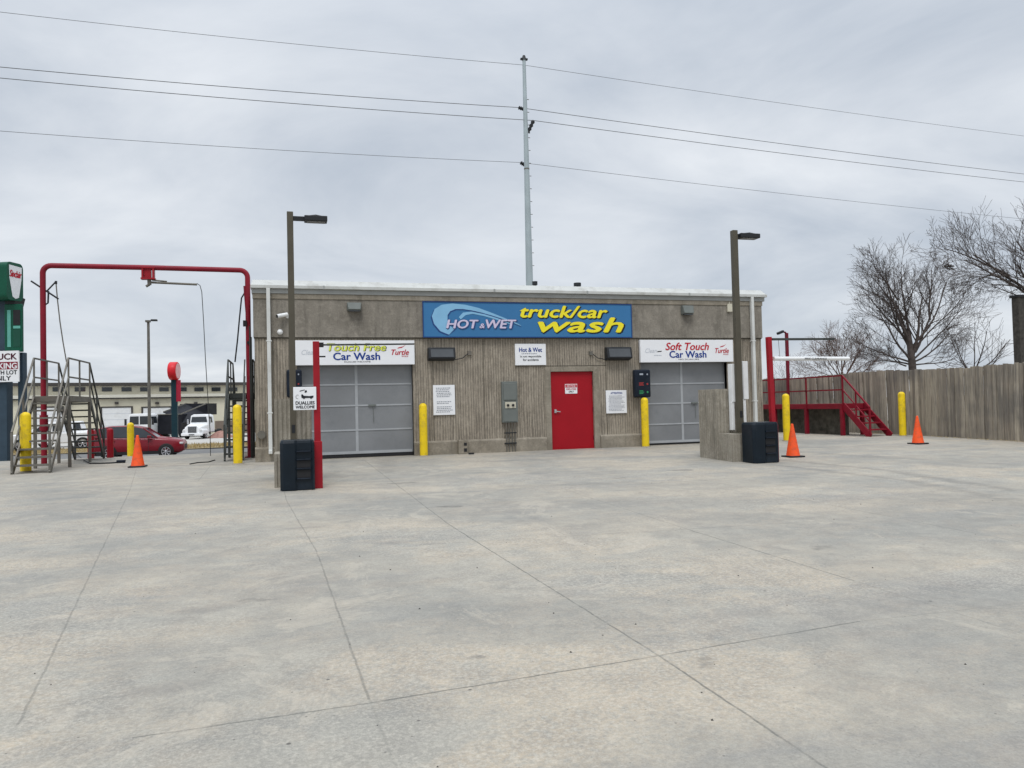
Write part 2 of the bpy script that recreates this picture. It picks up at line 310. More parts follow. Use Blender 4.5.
# ------------------------------------------------------------------ mesh builder
class MB:
    def __init__(s, mat=None): s.v = []; s.f = []; s.sm = []; s.M = mat
    def add(s, vs, fs, smooth=False):
        k = len(s.v)
        for p in vs:
            p = Vector(p); s.v.append(s.M @ p if s.M else p)
        for f in fs: s.f.append([i+k for i in f]); s.sm.append(smooth)
        return s
    def box(s, a, b):
        x0, y0, z0 = a; x1, y1, z1 = b
        if x0 > x1: x0, x1 = x1, x0
        if y0 > y1: y0, y1 = y1, y0
        if z0 > z1: z0, z1 = z1, z0
        return s.add([(x0, y0, z0), (x1, y0, z0), (x1, y1, z0), (x0, y1, z0), (x0, y0, z1), (x1, y0, z1), (x1, y1, z1), (x0, y1, z1)],
                     [(0, 3, 2, 1), (4, 5, 6, 7), (0, 1, 5, 4), (1, 2, 6, 5), (2, 3, 7, 6), (3, 0, 4, 7)])
    def bar(s, p, q, wx, wy, up=(0, 0, 1)):
        p = Vector(p); q = Vector(q); d = (q-p).normalized(); u = Vector(up)
        if abs(d.dot(u)) > .98: u = Vector((0, 1, 0))
        a = d.cross(u).normalized()*wx/2; b = a.cross(d).normalized()*wy/2
        vs = [p-a-b, p+a-b, p+a+b, p-a+b, q-a-b, q+a-b, q+a+b, q-a+b]
        return s.add(vs, [(0, 3, 2, 1), (4, 5, 6, 7), (0, 1, 5, 4), (1, 2, 6, 5), (2, 3, 7, 6), (3, 0, 4, 7)])
    def tube(s, pts, r, n=8, caps=True):
        pts = [Vector(p) for p in pts]; k = len(pts); rs = r if isinstance(r, (list, tuple)) else [r]*k
        vs = []; fs = []; ref = None
        for i, p in enumerate(pts):
            d = (pts[min(i+1, k-1)]-pts[max(i-1, 0)]).normalized()
            if ref is None:
                ref = Vector((0, 0, 1)) if abs(d.z) < .9 else Vector((1, 0, 0))
            a = (ref - d*ref.dot(d)).normalized(); b = d.cross(a); ref = a
            for j in range(n):
                t = 2*math.pi*j/n; vs.append(p+(a*math.cos(t)+b*math.sin(t))*rs[i])
        for i in range(k-1):
            for j in range(n):
                j2 = (j+1) % n; fs.append((i*n+j, i*n+j2, (i+1)*n+j2, (i+1)*n+j))
        s.add(vs, fs, True)
        if caps:
            s.add(vs[:n], [tuple(reversed(range(n)))]); s.add(vs[-n:], [tuple(range(n))])
        return s
    def lathe(s, c, prof, n=20, axis='z'):
        vs = []; fs = []; c = Vector(c)
        for r, z in prof:
            for j in range(n):
                t = 2*math.pi*j/n; x, y = r*math.cos(t), r*math.sin(t)
                vs.append(c+Vector((x, y, z) if axis == 'z' else (x, z, y) if axis == 'y' else (z, x, y)))
        for i in range(len(prof)-1):
            for j in range(n):
                j2 = (j+1) % n; fs.append((i*n+j, i*n+j2, (i+1)*n+j2, (i+1)*n+j))
        s.add(vs, fs, True); return s
    def prism(s, pts, y0, y1):          # polygon in X,Z pushed from y0 to y1
        k = len(pts); vs = [(x, y0, z) for x, z in pts]+[(x, y1, z) for x, z in pts]
        fs = [tuple(range(k)), tuple(reversed(range(k, 2*k)))]+[(i, i+k, (i+1) % k+k, (i+1) % k) for i in range(k)]
        return s.add(vs, fs)
    def build(s, name, mat, parent=None, bevel=0, seg=2):
        me = bpy.data.meshes.new(name); off = Vector((0, 0, 0)); q = parent
        while q is not None: off = off+q.location; q = q.parent
        me.from_pydata([v-off for v in s.v], [], s.f); me.update()
        for pl, sm in zip(me.polygons, s.sm): pl.use_smooth = sm
        me.materials.append(mat if not isinstance(mat, str) else M[mat])
        o = bpy.data.objects.new(name, me); COL.objects.link(o)
        if parent is not None: o.parent = parent
        if bevel:
            b = o.modifiers.new('bevel', 'BEVEL'); b.width = bevel; b.segments = seg; b.limit_method = 'ANGLE'; b.angle_limit = R_(40)
        return o
def tag(o, label=None, cat=None, group=None, kind=None):
    if label: o['label'] = label
    if cat: o['category'] = cat
    if group: o['group'] = group
    if kind: o['kind'] = kind
    return o
def thing(name, loc, label, cat, group=None):
    o = bpy.data.objects.new(name, None); COL.objects.link(o); o.location = loc; o.empty_display_size = .2
    return tag(o, label, cat, group)
def dup(root, loc, label=None, rz=None):
    r = root.copy(); COL.objects.link(r); r.location = loc
    if rz is not None: r.rotation_euler = (0, 0, rz)
    if label: r['label'] = label
    def rec(a, b):
        for ch in list(a.children):
            c = ch.copy(); COL.objects.link(c); c.parent = b; rec(ch, c)
    rec(root, r); return r
def text(s, x0, z0, x1, z1, y, mat, parent, bold=0., shear=0., name='lettering', ext=.004, mtx=None, sp=1.0):
    cu = bpy.data.curves.new('t', 'FONT'); cu.body = s; cu.size = 1; cu.offset = 0; cu.shear = shear; cu.extrude = 0; cu.space_character = sp
    cu.resolution_u = 3
    o = bpy.data.objects.new('t', cu); COL.objects.link(o); bpy.context.view_layer.update()
    me = bpy.data.meshes.new_from_object(o.evaluated_get(bpy.context.evaluated_depsgraph_get()))
    bpy.data.objects.remove(o)
    vs = [v.co.copy() for v in me.vertices]; fs = [tuple(p.vertices) for p in me.polygons]; bpy.data.meshes.remove(me)
    ax, bx = min(v.x for v in vs), max(v.x for v in vs); az, bz = min(v.y for v in vs), max(v.y for v in vs)
    P = [(x0+(v.x-ax)/(bx-ax)*(x1-x0), y, z0+(v.y-az)/(bz-az)*(z1-z0)) for v in vs]
    b = MB(mtx); e = bold*abs(z1-z0)*1.1; k = 0
    for dx, dz in (((-1, 0), (1, 0), (0, .8), (0, -.8), (-.5, 0), (.5, 0), (0, 0)) if bold > 0 else ((0, 0),)):
        b.add([(px+dx*e, py-k*.0004*(1 if abs(z1-z0) > .1 else .3), pz+dz*e*.8) for px, py, pz in P], [tuple(f) for f in fs]); k += 1
    return b.build(name, mat, parent)

# ------------------------------------------------------------------ ground
def grid(name, xs, ys, fn, mat, label=None):
    nx, ny = len(xs), len(ys)
    b = MB(); b.add([(x, y, fn(x, y)) for y in ys for x in xs], [(j*nx+i, j*nx+i+1, (j+1)*nx+i+1, (j+1)*nx+i) for j in range(ny-1) for i in range(nx-1)], True)
    return tag(b.build(name, mat), kind='structure')
def fr(a, b, s): n = int(round((b-a)/s)); return [a+(b-a)*i/n for i in range(n+1)]
lot = grid('pavement', fr(-60, -8, 4)+fr(-7.5, 22, .5)+fr(26, 62, 4), fr(-60, -24, 4)+fr(-22, 0, 2)+fr(.5, 20, .5), h, 'lot')
grid('street', [-300, -1, 300], [20, 29], lambda x, y: LOW+.004, 'asphalt')
grid('street', [-300, -2], [10.6, 20], lambda x, y: LOW+.004, 'asphalt')
vg = grid('grass_verge', fr(-120, 60, 3), [28.8, 30, 32, 34, 35, 36], lambda x, y: LOW+.05+.04*math.sin(x*.9)*math.sin(y), 'grass')
grid('yard', [-300, 300], [35.8, 160], lambda x, y: LOW+.002, 'yard')
grid('ground', [-1500, 1500], [-1500, 1500], lambda x, y: -1.35, 'outer')
b = MB()
for i in range(9000):
    x = random.uniform(-40, 4); y = random.uniform(29.3, 35.4); z = LOW+.04; a = random.uniform(0, 6.28); s = random.uniform(.06, .2)
    dx, dy = math.cos(a)*.03, math.sin(a)*.03
    b.add([(x-dx, y-dy, z), (x+dx, y+dy, z), (x+random.uniform(-.06, .06), y+random.uniform(-.06, .06), z+s)], [(0, 1, 2)])
tag(b.build('dry_grass', 'straw'), 'short dry winter grass along the far side of the street', 'grass', kind='stuff')

b = MB(); rr0 = random.Random(9)
for i in range(260):
    x = rr0.uniform(-3.5, 14); y = -19+abs(rr0.gauss(0, 1))*6; s_ = rr0.choice((.003, .004, .004, .005, .006, .009)); z = h(x, y)+s_*.3
    k = [Vector((x+s_*rr0.uniform(.7, 1.4)*math.cos(t), y+s_*rr0.uniform(.7, 1.2)*math.sin(t), z-s_*.4)) for t in (0, 1.3, 2.5, 3.8, 5.1)]
    b.add(k+[Vector((x, y, z+s_*.6))], [(0, 1, 5), (1, 2, 5), (2, 3, 5), (3, 4, 5), (4, 0, 5)])
tag(b.build('loose_grit', 'asphalt_bits'), 'dark bits of grit scattered over the concrete lot', 'grit', kind='stuff')
# ------------------------------------------------------------------ car wash building
BX = 14.72; BD = 12.
bld = thing('car_wash_building', (0, 0, 0), 'low flat-roofed car wash of ribbed tan concrete with two grey roll-up doors', 'building')
JZ = 3.12; PZ = .32; EZ = 4.22
G1 = (1.14, 4.08); G2 = (10.68, 13.50); DX = (7.93, 9.20); DT = 2.17; GT = 2.60
b = MB()
b.box((.10, -.03, JZ), (BX, .25, EZ)).box((.10, .25, JZ), (.35, BD, EZ)).box((BX-.25, .25, JZ), (BX, BD, EZ)).box((.25, BD-.25, JZ), (BX-.25, BD, EZ))
b.build('upper_wall', 'band', bld)
b = MB()
def wl(x0, x1, z0, z1, y0=.025, y1=.28): b.box((x0, y0, z0), (x1, y1, z1))
for x0, x1 in ((.12, G1[0]), (G1[1], DX[0]-.17), (DX[1]+.17, G2[0]), (G2[1], BX-.02)): wl(x0, x1, PZ, JZ-.03)
wl(G1[0], G1[1], GT, JZ-.03); wl(G2[0], G2[1], GT, JZ-.03); wl(DX[0]-.17, DX[1]+.17, DT+.14, JZ-.03)
b.box((.12, .28, -1), (.35, BD-.02, JZ)); b.box((BX-.25, .28, -1), (BX-.02, BD-.02, JZ)); b.box((.25, BD-.25, -1), (BX-.25, BD-.02, JZ))
b.build('lower_wall', 'rib', bld)
# recessed vertical joints and the smooth surrounds
b = MB()
for x in (.55, 4.62, 6.02, 9.6, 14.05):
    b.box((x-.006, .018, PZ+.02), (x+.006, .03, JZ-.05))
b.box((6.95, .018, 2.325), (9.6, .03, 2.34)); b.box((.11, .0, JZ-.03), (BX-.01, .2, JZ))
tag(b.build('wall_joint', 'bronze', bld), kind='stuff')
b = MB()
b.box((DX[0]-.17, .0, .0), (DX[0], .26, DT+.14)).box((DX[1], .0, 0), (DX[1]+.17, .26, DT+.14)).box((DX[0], .0, DT), (DX[1], .26, DT+.14))
b.build('door_surround', 'plinth', bld, .01)
b = MB()
for x0, x1 in ((.10, G1[0]), (G1[1], DX[0]-.17), (DX[1]+.17, G2[0]), (G2[1], BX)):
    b = MB(); b.box((x0, -.05, -.4), (x1, .27, PZ))
    b.add([(x0, -.05, PZ), (x1, -.05, PZ), (x1, .025, PZ+.05), (x0, .025, PZ+.05)], [(0, 1, 2, 3)])
    b.build('plinth', 'plinth', bld, .01)
for G_ in (G1, G2): MB().box((G_[0]-.05, .1, -.03), (G_[1]+.05, 5, .004)).build('bay_floor', 'plinth', bld)
b = MB(); b.box((.07, -.08, EZ), (BX+.08, BD+.1, 4.34)); b.build('soffit_trim', 'soffit', bld, .01)
b = MB(); b.box((.09, -.055, EZ-.13), (BX+.02, .2, EZ-.002)); b.build('cap_strip', 'plinth', bld, .008)
b = MB(); b.box((.05, -.16, 4.34), (BX+.12, BD+.15, 4.42)); b.build('gutter', 'roofm', bld, .006)
b = MB(); b.add([(.06, -.13, 4.42), (BX+.1, -.13, 4.42), (BX+.1, BD, 4.42), (.06, BD, 4.42), (.1, .02, 4.57), (BX+.02, .02, 4.57), (BX+.02, BD-.1, 4.57), (.1, BD-.1, 4.57)],
      [(0, 1, 5, 4), (1, 2, 6, 5), (2, 3, 7, 6), (3, 0, 4, 7), (4, 5, 6, 7)])
b.build('roof', 'roofm', bld)
b = MB(); b.box((-.012, -.034, JZ+.14), (.0, -.03, EZ))
# roof seams
for x in (1.8, 6.3, 9.0, 12.2): MB().box((x, -.165, 4.335), (x+.05, -.155, 4.425)).build('gutter_joint', 'soffit', bld)
# roof vents
for px, r, ty in ((535, .05, 281.5), (577.5, .07, 283)):
    p = at(px, 290, 1.2); zt = at(px, ty, 1.2).z; v = MB(); v.tube([(p.x, 1.2, 4.5), (p.x, 1.2, zt)], r, 12).tube([(p.x, 1.2, zt-.1), (p.x, 1.2, zt)], r*1.6, 12)
    v.build('roof_vent', 'darkgrey', bld)
# downspouts
for X in (.47, 14.33):
    v = MB(); v.box((X-.045, -.17, .28), (X+.045, -.06, 4.34)); v.box((X-.045, -.24, .2), (X+.045, -.06, .29)); v.box((X-.07, -.175, 1.2), (X+.07, -.045, 1.23)); v.box((X-.07, -.175, 3.0), (X+.07, -.045, 3.03))
    v.build('downspout', 'spoutwhite', bld, .01)
v = MB(); p = at(261.5, 434.7, 0); v.tube([(p.x, .02, p.z), (p.x, -.06, p.z)], .10, 18); v.build('wall_cap', 'steel', bld)
# garage doors
def garage(x0, x1, rails, stile, gap, lbl):
    d = MB(); d.box((x0, .17, gap+.03), (x1, .20, GT)).build('garage_door', 'doorpanel', bld)
    g = bld.children[-1]
    zs = rails
    r = MB()
    for z in zs: r.box((x0+.03, .155, z-.02), (x1-.03, .172, z+.02))
    r.box((x0+.03, .15, gap+.03), (x1-.03, .172, gap+.1))
    r.box((stile-.035, .16, gap+.1), (stile+.035, .171, GT))
    
    o = r.build('door_rail', 'doorrail', bld); 
    s_ = MB(); s_.box((x0, .16, .012), (x1, .2, gap+.03)); s2 = s_.build('seal_and_gap_shade', 'dark', bld)  # black strip fills the gap: seal, with the gap's shade painted in
    j = MB(); j.box((x0-.03, .05, 0), (x0, .26, GT)).box((x1, .05, 0), (x1+.03, .26, GT)).box((x0, .21, GT-.05), (x1, .26, GT)); j3 = j.build('door_track', 'darkgrey', bld)
    hd = MB(); hd.box((stile+.3, .12, zs[1]-.02), (stile+.5, .154, zs[1]+.02)); hd.tube([(stile+.42, .13, zs[1]), (stile+.43, .14, zs[1]-.45)], .007, 5); hh = hd.build('pull_handle', 'panelgrey', bld)
    for q in (o, s2, j3, hh): q.parent = g
    g['label'] = lbl
    return g
z1 = [at(356, y, .16).z for y in (384.5, 405.5, 430)]
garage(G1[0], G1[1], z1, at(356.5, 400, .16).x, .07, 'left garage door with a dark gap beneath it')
z2 = [at(682, y, .16).z for y in (383.5, 403, 423.5)]
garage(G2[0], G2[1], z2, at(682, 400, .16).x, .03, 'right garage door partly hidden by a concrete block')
# the bays behind the doors are a closed box
# red entrance door
d = MB(); d.box((DX[0], .08, .02), (DX[1], .13, DT)); dr = d.build('entrance_door', 'red', bld, .006)
v = MB(); v.box((DX[0]+.10, .04, 1.02), (DX[0]+.16, .08, 1.12)); v.bar((DX[0]+.12, .035, 1.07), (DX[0]+.27, .035, 1.05), .025, .025); v.build('door_handle', 'chrome', dr)
for z in (.3, 1.1, 1.85): MB().tube([(DX[1]-.012, .07, z-.06), (DX[1]-.012, .07, z+.06)], .014, 8).build('hinge', 'darkred', dr)
v = MB(); v.box((DX[0]-.02, .03, 0.0), (DX[1]+.02, .2, .02)); v.build('threshold', 'red', bld)

# ------------------------------------------------------------------ signs on the wall
def board(name, x0, x1, z0, z1, lbl, cat='sign', mat='signwhite', y=-.09, th=.05, group=None, frame=None):
    t = thing(name, ((x0+x1)/2, y, z0), lbl, cat, group)
    b = MB(); b.box((x0, y, z0), (x1, y+th, z1)); b.build('sign_board', mat, t, .006)
    if frame:
        f = MB(); w_ = .02
        f.box((x0-w_, y-.012, z0-w_), (x1+w_, y+th, z0)).box((x0-w_, y-.012, z1), (x1+w_, y+th, z1+w_)).box((x0-w_, y-.012, z0), (x0, y+th, z1)).box((x1, y-.012, z0), (x1+w_, y+th, z1)); f.build('sign_frame', frame, t)
    return t
sx0, sx1, sz0, sz1 = 4.38, 10.37, 3.13, 4.05
t = board('wall_sign', sx0, sx1, sz0, sz1, 'long blue truck and car wash sign with yellow lettering under the roof', mat='signblue', frame='bluedark', y=-.10)
Y = -.104
def SX(px): return at(px, 320, -.1).x
def SZ(px, py): return at(px, py, -.1).z
def SP(zx, zy): p = at(420+zx/4.6545, 285+zy/4.65, -.1); return (p.x, p.z)      # survey of the sign picture
def T2(s, zx0, zy0, zx1, zy1, mat, k=0., sh=.25, y=Y, o=0):
    a = SP(zx0, zy1); c = SP(zx1, zy0); text(s, a[0]+o, a[1]-o*.6, c[0]+o, c[1]-o*.6, y, mat, t, k*.75, sh)
T2('truck/car', 468, 101, 872, 152, 'inkblack', .14, .25, Y, .018); T2('truck/car', 468, 101, 870, 150, 'inkyellow', .075, .25, Y-.008)
T2('wash', 552, 154, 945, 220, 'inkblack', .13, .25, Y, .02); T2('wash', 552, 154, 943, 218, 'inkyellow', .075, .25, Y-.008)
for w_, zx0, zx1, zy0 in (('HOT', 123, 272, 163), ('&', 277, 302, 180), ('WET', 307, 448, 163)):
    T2(w_, zx0, zy0, zx1, 203, 'bluedark', .13, .2, Y-.008, .013); T2(w_, zx0, zy0, zx1-2, 201, 'inkpink', .065, .2, Y-.016)
def ribbon(up, lo, mat, y):
    pts = [SP(*p) for p in up]+[SP(*p) for p in reversed(lo)]
    n = len(up); b = MB(); P = [(q[0], y, q[1]) for q in pts]
    b.add(P, [(i, i+1, 2*n-2-i, 2*n-1-i) for i in range(n-1)]); return b.build('wave_emblem', mat, t)
upc = [(135, 231), (95, 215), (65, 180), (55, 145), (68, 112), (100, 92), (150, 86), (210, 92), (270, 106), (330, 128), (390, 152), (440, 172), (470, 188)]
loc = [(160, 205), (140, 190), (128, 165), (128, 140), (140, 122), (165, 112), (200, 112), (240, 118), (285, 128), (335, 142), (385, 158), (430, 174), (470, 190)]
ribbon([(x-5, y+5) for x, y in upc], [(x+4, y+5) for x, y in loc], 'bluedark', Y-.001)
ribbon(upc, loc, 'skyblue', Y-.003)
ribbon([(180, 150), (200, 128), (240, 124), (300, 136), (360, 154), (430, 182)], [(190, 160), (212, 140), (245, 134), (300, 145), (355, 161), (430, 186)], 'skyblue', Y-.0025)

def mini(tt, x0, z0, x1, z1, y, rows, mat='inkmid', seed=1):    # rows of small print
    rr = random.Random(seed); b = MB(); hh = (z1-z0)/rows
    for i in range(rows):
        z = z1-(i+.5)*hh; x = x0+rr.uniform(0, .06)*(x1-x0); e = x1-rr.uniform(0, .25)*(x1-x0)
        if rr.random() < .12: continue
        while x < e:
            w_ = rr.uniform(.02, .055); b.add([(x, y, z-hh*.22), (min(x+w_, e), y, z-hh*.22), (min(x+w_, e), y, z+hh*.22), (x, y, z+hh*.22)], [(0, 1, 2, 3)]); x += w_+.014
    return b.build('small_print', mat, tt)
def strip_sign(x0, x1, z0, z1, lbl, head, hmat, sub, redx):
    t = board('wall_sign', x0, x1, z0, z1, lbl, y=-.12, th=.10)
    W = x1-x0; Hh = z1-z0; y = -.124
    if hmat == 'inklime':
        text(head, x0+W*.26, z0+Hh*.565, x0+W*.755, z0+Hh*.87, y, 'inkblack', t, .06, .15); text(head, x0+W*.258, z0+Hh*.575, x0+W*.75, z0+Hh*.865, y-.008, 'inklime', t, .03, .15)
        text('Car Wash', x0+W*.31, z0+Hh*.2, x0+W*.70, z0+Hh*.5, y, 'inknavy', t, .04)
    else:
        text(head, x0+W*.265, z0+Hh*.54, x0+W*.73, z0+Hh*.87, y, hmat, t, .035, .25)
        text('Car Wash', x0+W*.305, z0+Hh*.2, x0+W*.70, z0+Hh*.5, y, 'inknavy', t, .04)
    text(sub, x0+W*.40, z0+Hh*.10, x0+W*.62, z0+Hh*.15, y, 'inkblack', t, .02)
    text('Turtle', x0+W*.80, z0+Hh*.40, x0+W*.95, z0+Hh*.62, y, 'inkred', t, .03, .3)
    b = MB(); c = (x0+W*.85, z0+Hh*.66)
    b.add([(c[0], y, c[1]), (c[0]+.12, y, c[1]+.02), (c[0]+.23, y, c[1]+.10), (c[0]+.14, y, c[1]+.055), (c[0]+.03, y, c[1]+.03)], [(0, 1, 2, 3, 4)]); b.build('red_swoosh', 'inkred', t)
    text('WAX', x0+W*.885, z0+Hh*.31, x0+W*.945, z0+Hh*.37, y, 'inkred', t, .02)
    text('Clean', x0+W*.05, z0+Hh*.42, x0+W*.17, z0+Hh*.62, y, 'inkgrey', t, -.005, .3)
    if hmat != 'inklime':
        b = MB(); b.add([(x0+W*.175, y, z0+Hh*.45), (x0+W*.22, y, z0+Hh*.47), (x0+W*.225, y, z0+Hh*.51), (x0+W*.18, y, z0+Hh*.5)], [(0, 1, 2, 3)]); b.build('emblem', 'inkblack', t)
        mini(t, x0+W*.14, z0+Hh*.26, x0+W*.24, z0+Hh*.36, y, 1, 'inkgrey')
    return t
strip_sign(1.10, 4.12, 2.40, 3.03, 'white strip sign reading Touch Free Car Wash above the left garage door', 'Touch Free', 'inklime', 'DUALLIES WELCOME', 0)
strip_sign(10.62, 13.64, 2.40, 3.05, 'white strip sign reading Soft Touch Car Wash above the right garage door', 'Soft Touch', 'inkred', 'NO DUALLIES', 0)
def rect(x0, y0, x1, y1, Y):
    xm, ym = (x0+x1)/2, (y0+y1)/2; return at(x0, ym, Y).x, at(x1, ym, Y).x, at(xm, y1, Y).z, at(xm, y0, Y).z
a = rect(515.2, 343.8, 546, 365.2, -.03)
t = board('notice_sign', *a, 'small white Hot & Wet liability sign on the wall above the electrical panel', y=-.03)
W = a[1]-a[0]; Hh = a[3]-a[2]
text('Hot & Wet', a[0]+W*.13, a[2]+Hh*.62, a[1]-W*.13, a[2]+Hh*.82, -.034, 'inknavy', t, .03)
text('is not responsible', a[0]+W*.16, a[2]+Hh*.34, a[1]-W*.16, a[2]+Hh*.46, -.034, 'inkblack', t, .02)
text('for accidents', a[0]+W*.25, a[2]+Hh*.2, a[1]-W*.25, a[2]+Hh*.31, -.034, 'inkblack', t, .02)
mini(t, a[0]+W*.2, a[2]+Hh*.5, a[1]-W*.15, a[2]+Hh*.58, -.034, 1)
for (q, lbl, sd) in (((433.3, 385, 455, 415), 'white notice sheet of small print between the left garage door and the electrical panel', 3), ((606.2, 390.3, 626.8, 413.3), 'white notice sheet of small print to the right of the red door', 5)):
    a = rect(*q, -.02); t = board('notice_sign', *a, lbl, y=-.02, th=.03)
    mini(t, a[0]+.07, a[2]+.06, a[1]-.06, a[3]-.06-(.08 if sd == 5 else 0), -.024, 15 if sd == 3 else 12, 'inkmid', sd)
    if sd == 5: text('ATTENTION', a[0]+.14, a[3]-.11, a[1]-.14, a[3]-.05, -.024, 'inknavy', t, .03)
a = rect(565, 384, 577.2, 393.6, .075)
t = board('door_sign', *a, 'small red and white notice fixed to the red entrance door', y=.07, th=.008)
W = a[1]-a[0]; Hh = a[3]-a[2]
b = MB(); b.box((a[0]+.012, .066, a[3]-Hh*.36), (a[1]-.012, .069, a[3]-.015)); b.build('red_header', 'inkred', t)
text('NOTICE', a[0]+W*.15, a[3]-Hh*.3, a[1]-W*.15, a[3]-Hh*.12, .064, 'signwhite', t, .02)
text('EMPLOYEES', a[0]+W*.1, a[2]+Hh*.38, a[1]-W*.1, a[2]+Hh*.55, .066, 'inkred', t, .03)
text('ONLY', a[0]+W*.3, a[2]+Hh*.12, a[1]-W*.3, a[2]+Hh*.3, .066, 'inkblack', t, .03)

# wall lights
for q, lbl, s_ in (((428, 347.5, 455, 361), 'long black floodlight on the ribbed wall above the left notice sheet', 1), ((606, 347, 631, 360.5), 'long black floodlight on the ribbed wall above the right notice sheet', -1)):
    a = rect(*q, -.1); x0, x1, z0, z1_ = a
    t = thing('floodlight', ((x0+x1)/2, 0, z0), lbl, 'wall light', 'black floodlights on the ribbed wall')
    m = MB(); m.add([(x0, -.22, z0+.06), (x1, -.22, z0+.06), (x1, .02, z0), (x0, .02, z0), (x0, -.16, z1_), (x1, -.16, z1_), (x1, .02, z1_), (x0, .02, z1_)],
          [(0, 3, 2, 1), (4, 5, 6, 7), (0, 1, 5, 4), (1, 2, 6, 5), (2, 3, 7, 6), (3, 0, 4, 7)]); m.build('housing', 'darkgrey', t, .025)
    m = MB(); m.add([(x0+.06, -.222, z0+.10), (x1-.06, -.222, z0+.10), (x1-.06, -.170, z1_-.05), (x0+.06, -.170, z1_-.05)], [(0, 1, 2, 3)]); m.build('lens', 'lens', t)
    xe = x1 if s_ == 1 else x0; jx = xe+s_*.42
    m = MB(); m.box((jx-.05, -.03, z0+.16), (jx+.05, .03, z0+.27)); m.build('junction_box', 'steel', t)
    m = MB(); m.tube([(jx-s_*.04, -.02, z0+.2), (jx-s_*.2, -.03, z0+.08), (xe-s_*.02, -.05, z0+.03)], .012, 6); m.build('cable', 'darkgrey', t)
for q, lbl in (((347, 302.5, 361.5, 311), 'grey wall pack light on the upper wall above the left garage door'), ((682.5, 305.5, 693.5, 314.5), 'grey wall pack light on the upper wall above the right garage door')):
    x0, x1, z0, z1_ = rect(*q, -.15)
    t = thing('wall_pack_light', ((x0+x1)/2, 0, z0), lbl, 'wall light', 'grey wall pack lights')
    m = MB(); m.add([(x0+.03, -.24, z0+.03), (x1-.03, -.24, z0+.03), (x1, -.03, z0), (x0, -.03, z0), (x0, -.17, z1_), (x1, -.17, z1_), (x1, -.03, z1_), (x0, -.03, z1_)],
          [(0, 3, 2, 1), (4, 5, 6, 7), (0, 1, 5, 4), (1, 2, 6, 5), (2, 3, 7, 6), (3, 0, 4, 7)]); m.build('housing', 'panelgrey', t, .02)
    m = MB(); m.box((x0+.05, -.2, z0-.012), (x1-.05, -.06, z0+.012)); m.build('lens', 'lens', t)
p = at(284, 315.5, -.1)
t = thing('security_camera', (p.x+.05, 0, p.z), 'white bullet security camera on the upper left wall behind the light pole', 'camera')
m = MB(); m.tube([(p.x-.16, -.20, p.z-.03), (p.x+.08, -.10, p.z+.03)], .05, 12); m.build('camera_body', 'white', t); m = MB(); m.tube([(p.x-.175, -.206, p.z-.034), (p.x-.158, -.199, p.z-.03)], .04, 12); m.build('lens', 'dark', t)
m = MB(); m.tube([(p.x+.05, -.1, p.z), (p.x+.1, -.03, p.z-.02)], .02, 8).box((p.x+.05, -.05, p.z-.06), (p.x+.15, -.03, p.z+.04)); m.build('bracket', 'white', t)
p = at(280, 332, -.08)
t = thing('security_camera', (p.x, 0, p.z), 'small white dome camera below the bullet camera on the upper left wall', 'camera')
m = MB(); m.lathe((p.x, -.03, p.z), [(.07, 0), (.07, -.04), (.055, -.075), (.02, -.095), (0.001, -.1)], 16, 'y'); m.build('dome', 'white', t)
p = at(729, 308, -.03); t = thing('wall_vent', (p.x, 0, p.z), 'small pale junction box high on the wall beside the right light pole', 'junction box')
m = MB(); m.box((p.x-.08, -.09, p.z-.12), (p.x+.08, -.03, p.z+.12)); m.build('cover', 'beige', t, .01)
m = MB(); m.tube([(p.x, -.05, p.z+.1), (p.x, -.05, 4.2)], .015, 8); m.build('conduit', 'beige', t)

# electrical panel
x0, x1, z0, z1_ = rect(502, 381.5, 517.5, 422.5, -.08)
t = thing('electrical_panel', ((x0+x1)/2, 0, z0), 'tall grey electrical meter panel with conduits running down into the pavement', 'electrical panel')
m = MB(); m.box((x0, -.10, z0), (x1, .03, z1_)); m.build('cabinet', 'panelgrey', t, .01)
m = MB(); m.box((x0+.04, -.125, lerp(z0, z1_, .55)), (x1-.04, -.102, z1_-.05)); m.build('cover', 'panelgrey', t, .008)
m = MB(); m.box((x0+.08, -.118, lerp(z0, z1_, .35)), (x1-.06, -.102, lerp(z0, z1_, .50))); m.build('meter_plate', 'beige', t)
for k in (.35, .68): MB().tube([(lerp(x0, x1, k), -.118, lerp(z0, z1_, .42)), (lerp(x0, x1, k), -.15, lerp(z0, z1_, .42))], .035, 12).build('dial', 'darkgrey', t)
m = MB(); m.box((x0+.04, -.112, lerp(z0, z1_, .03)), (x1-.04, -.102, lerp(z0, z1_, .32))); m.build('lower_cover', 'panelgrey', t)
for k in (.25, .42, .62, .8): 
    m = MB(); m.tube([(lerp(x0, x1, k), -.07, z0), (lerp(x0, x1, k), -.07, .0)], .018, 8); m.build('conduit', 'steel', t)
m = MB(); m.box((x0+.05, -.10, .22), (x1-.05, -.05, .25)).box((x0+.05, -.10, .5), (x1-.05, -.05, .53)); m.build('conduit_strap', 'darkgrey', t)
x0, x1, z0, z1_ = rect(458, 440, 467, 453, -.12)
t = thing('outlet_box', ((x0+x1)/2, -.12, 0), 'squat concrete outlet box against the plinth left of the electrical panel', 'utility box')
m = MB(); m.box((x0, -.2, 0), (x1, -.05, z1_)); m.build('housing', 'plinth', t, .01); m = MB(); m.box((x1-.1, -.207, .22), (x1-.02, -.198, .3)).box((x1-.1, -.207, .06), (x1-.02, -.198, .15)); m.build('opening', 'dark', t)
m = MB(); p = at(471, 455, -.35); m.box((p.x-.07, -.42, .002), (p.x+.07, -.35, .04)); tag(m.build('debris_scrap', 'dark'), 'small dark scrap lying on the pavement by the outlet box', 'debris')

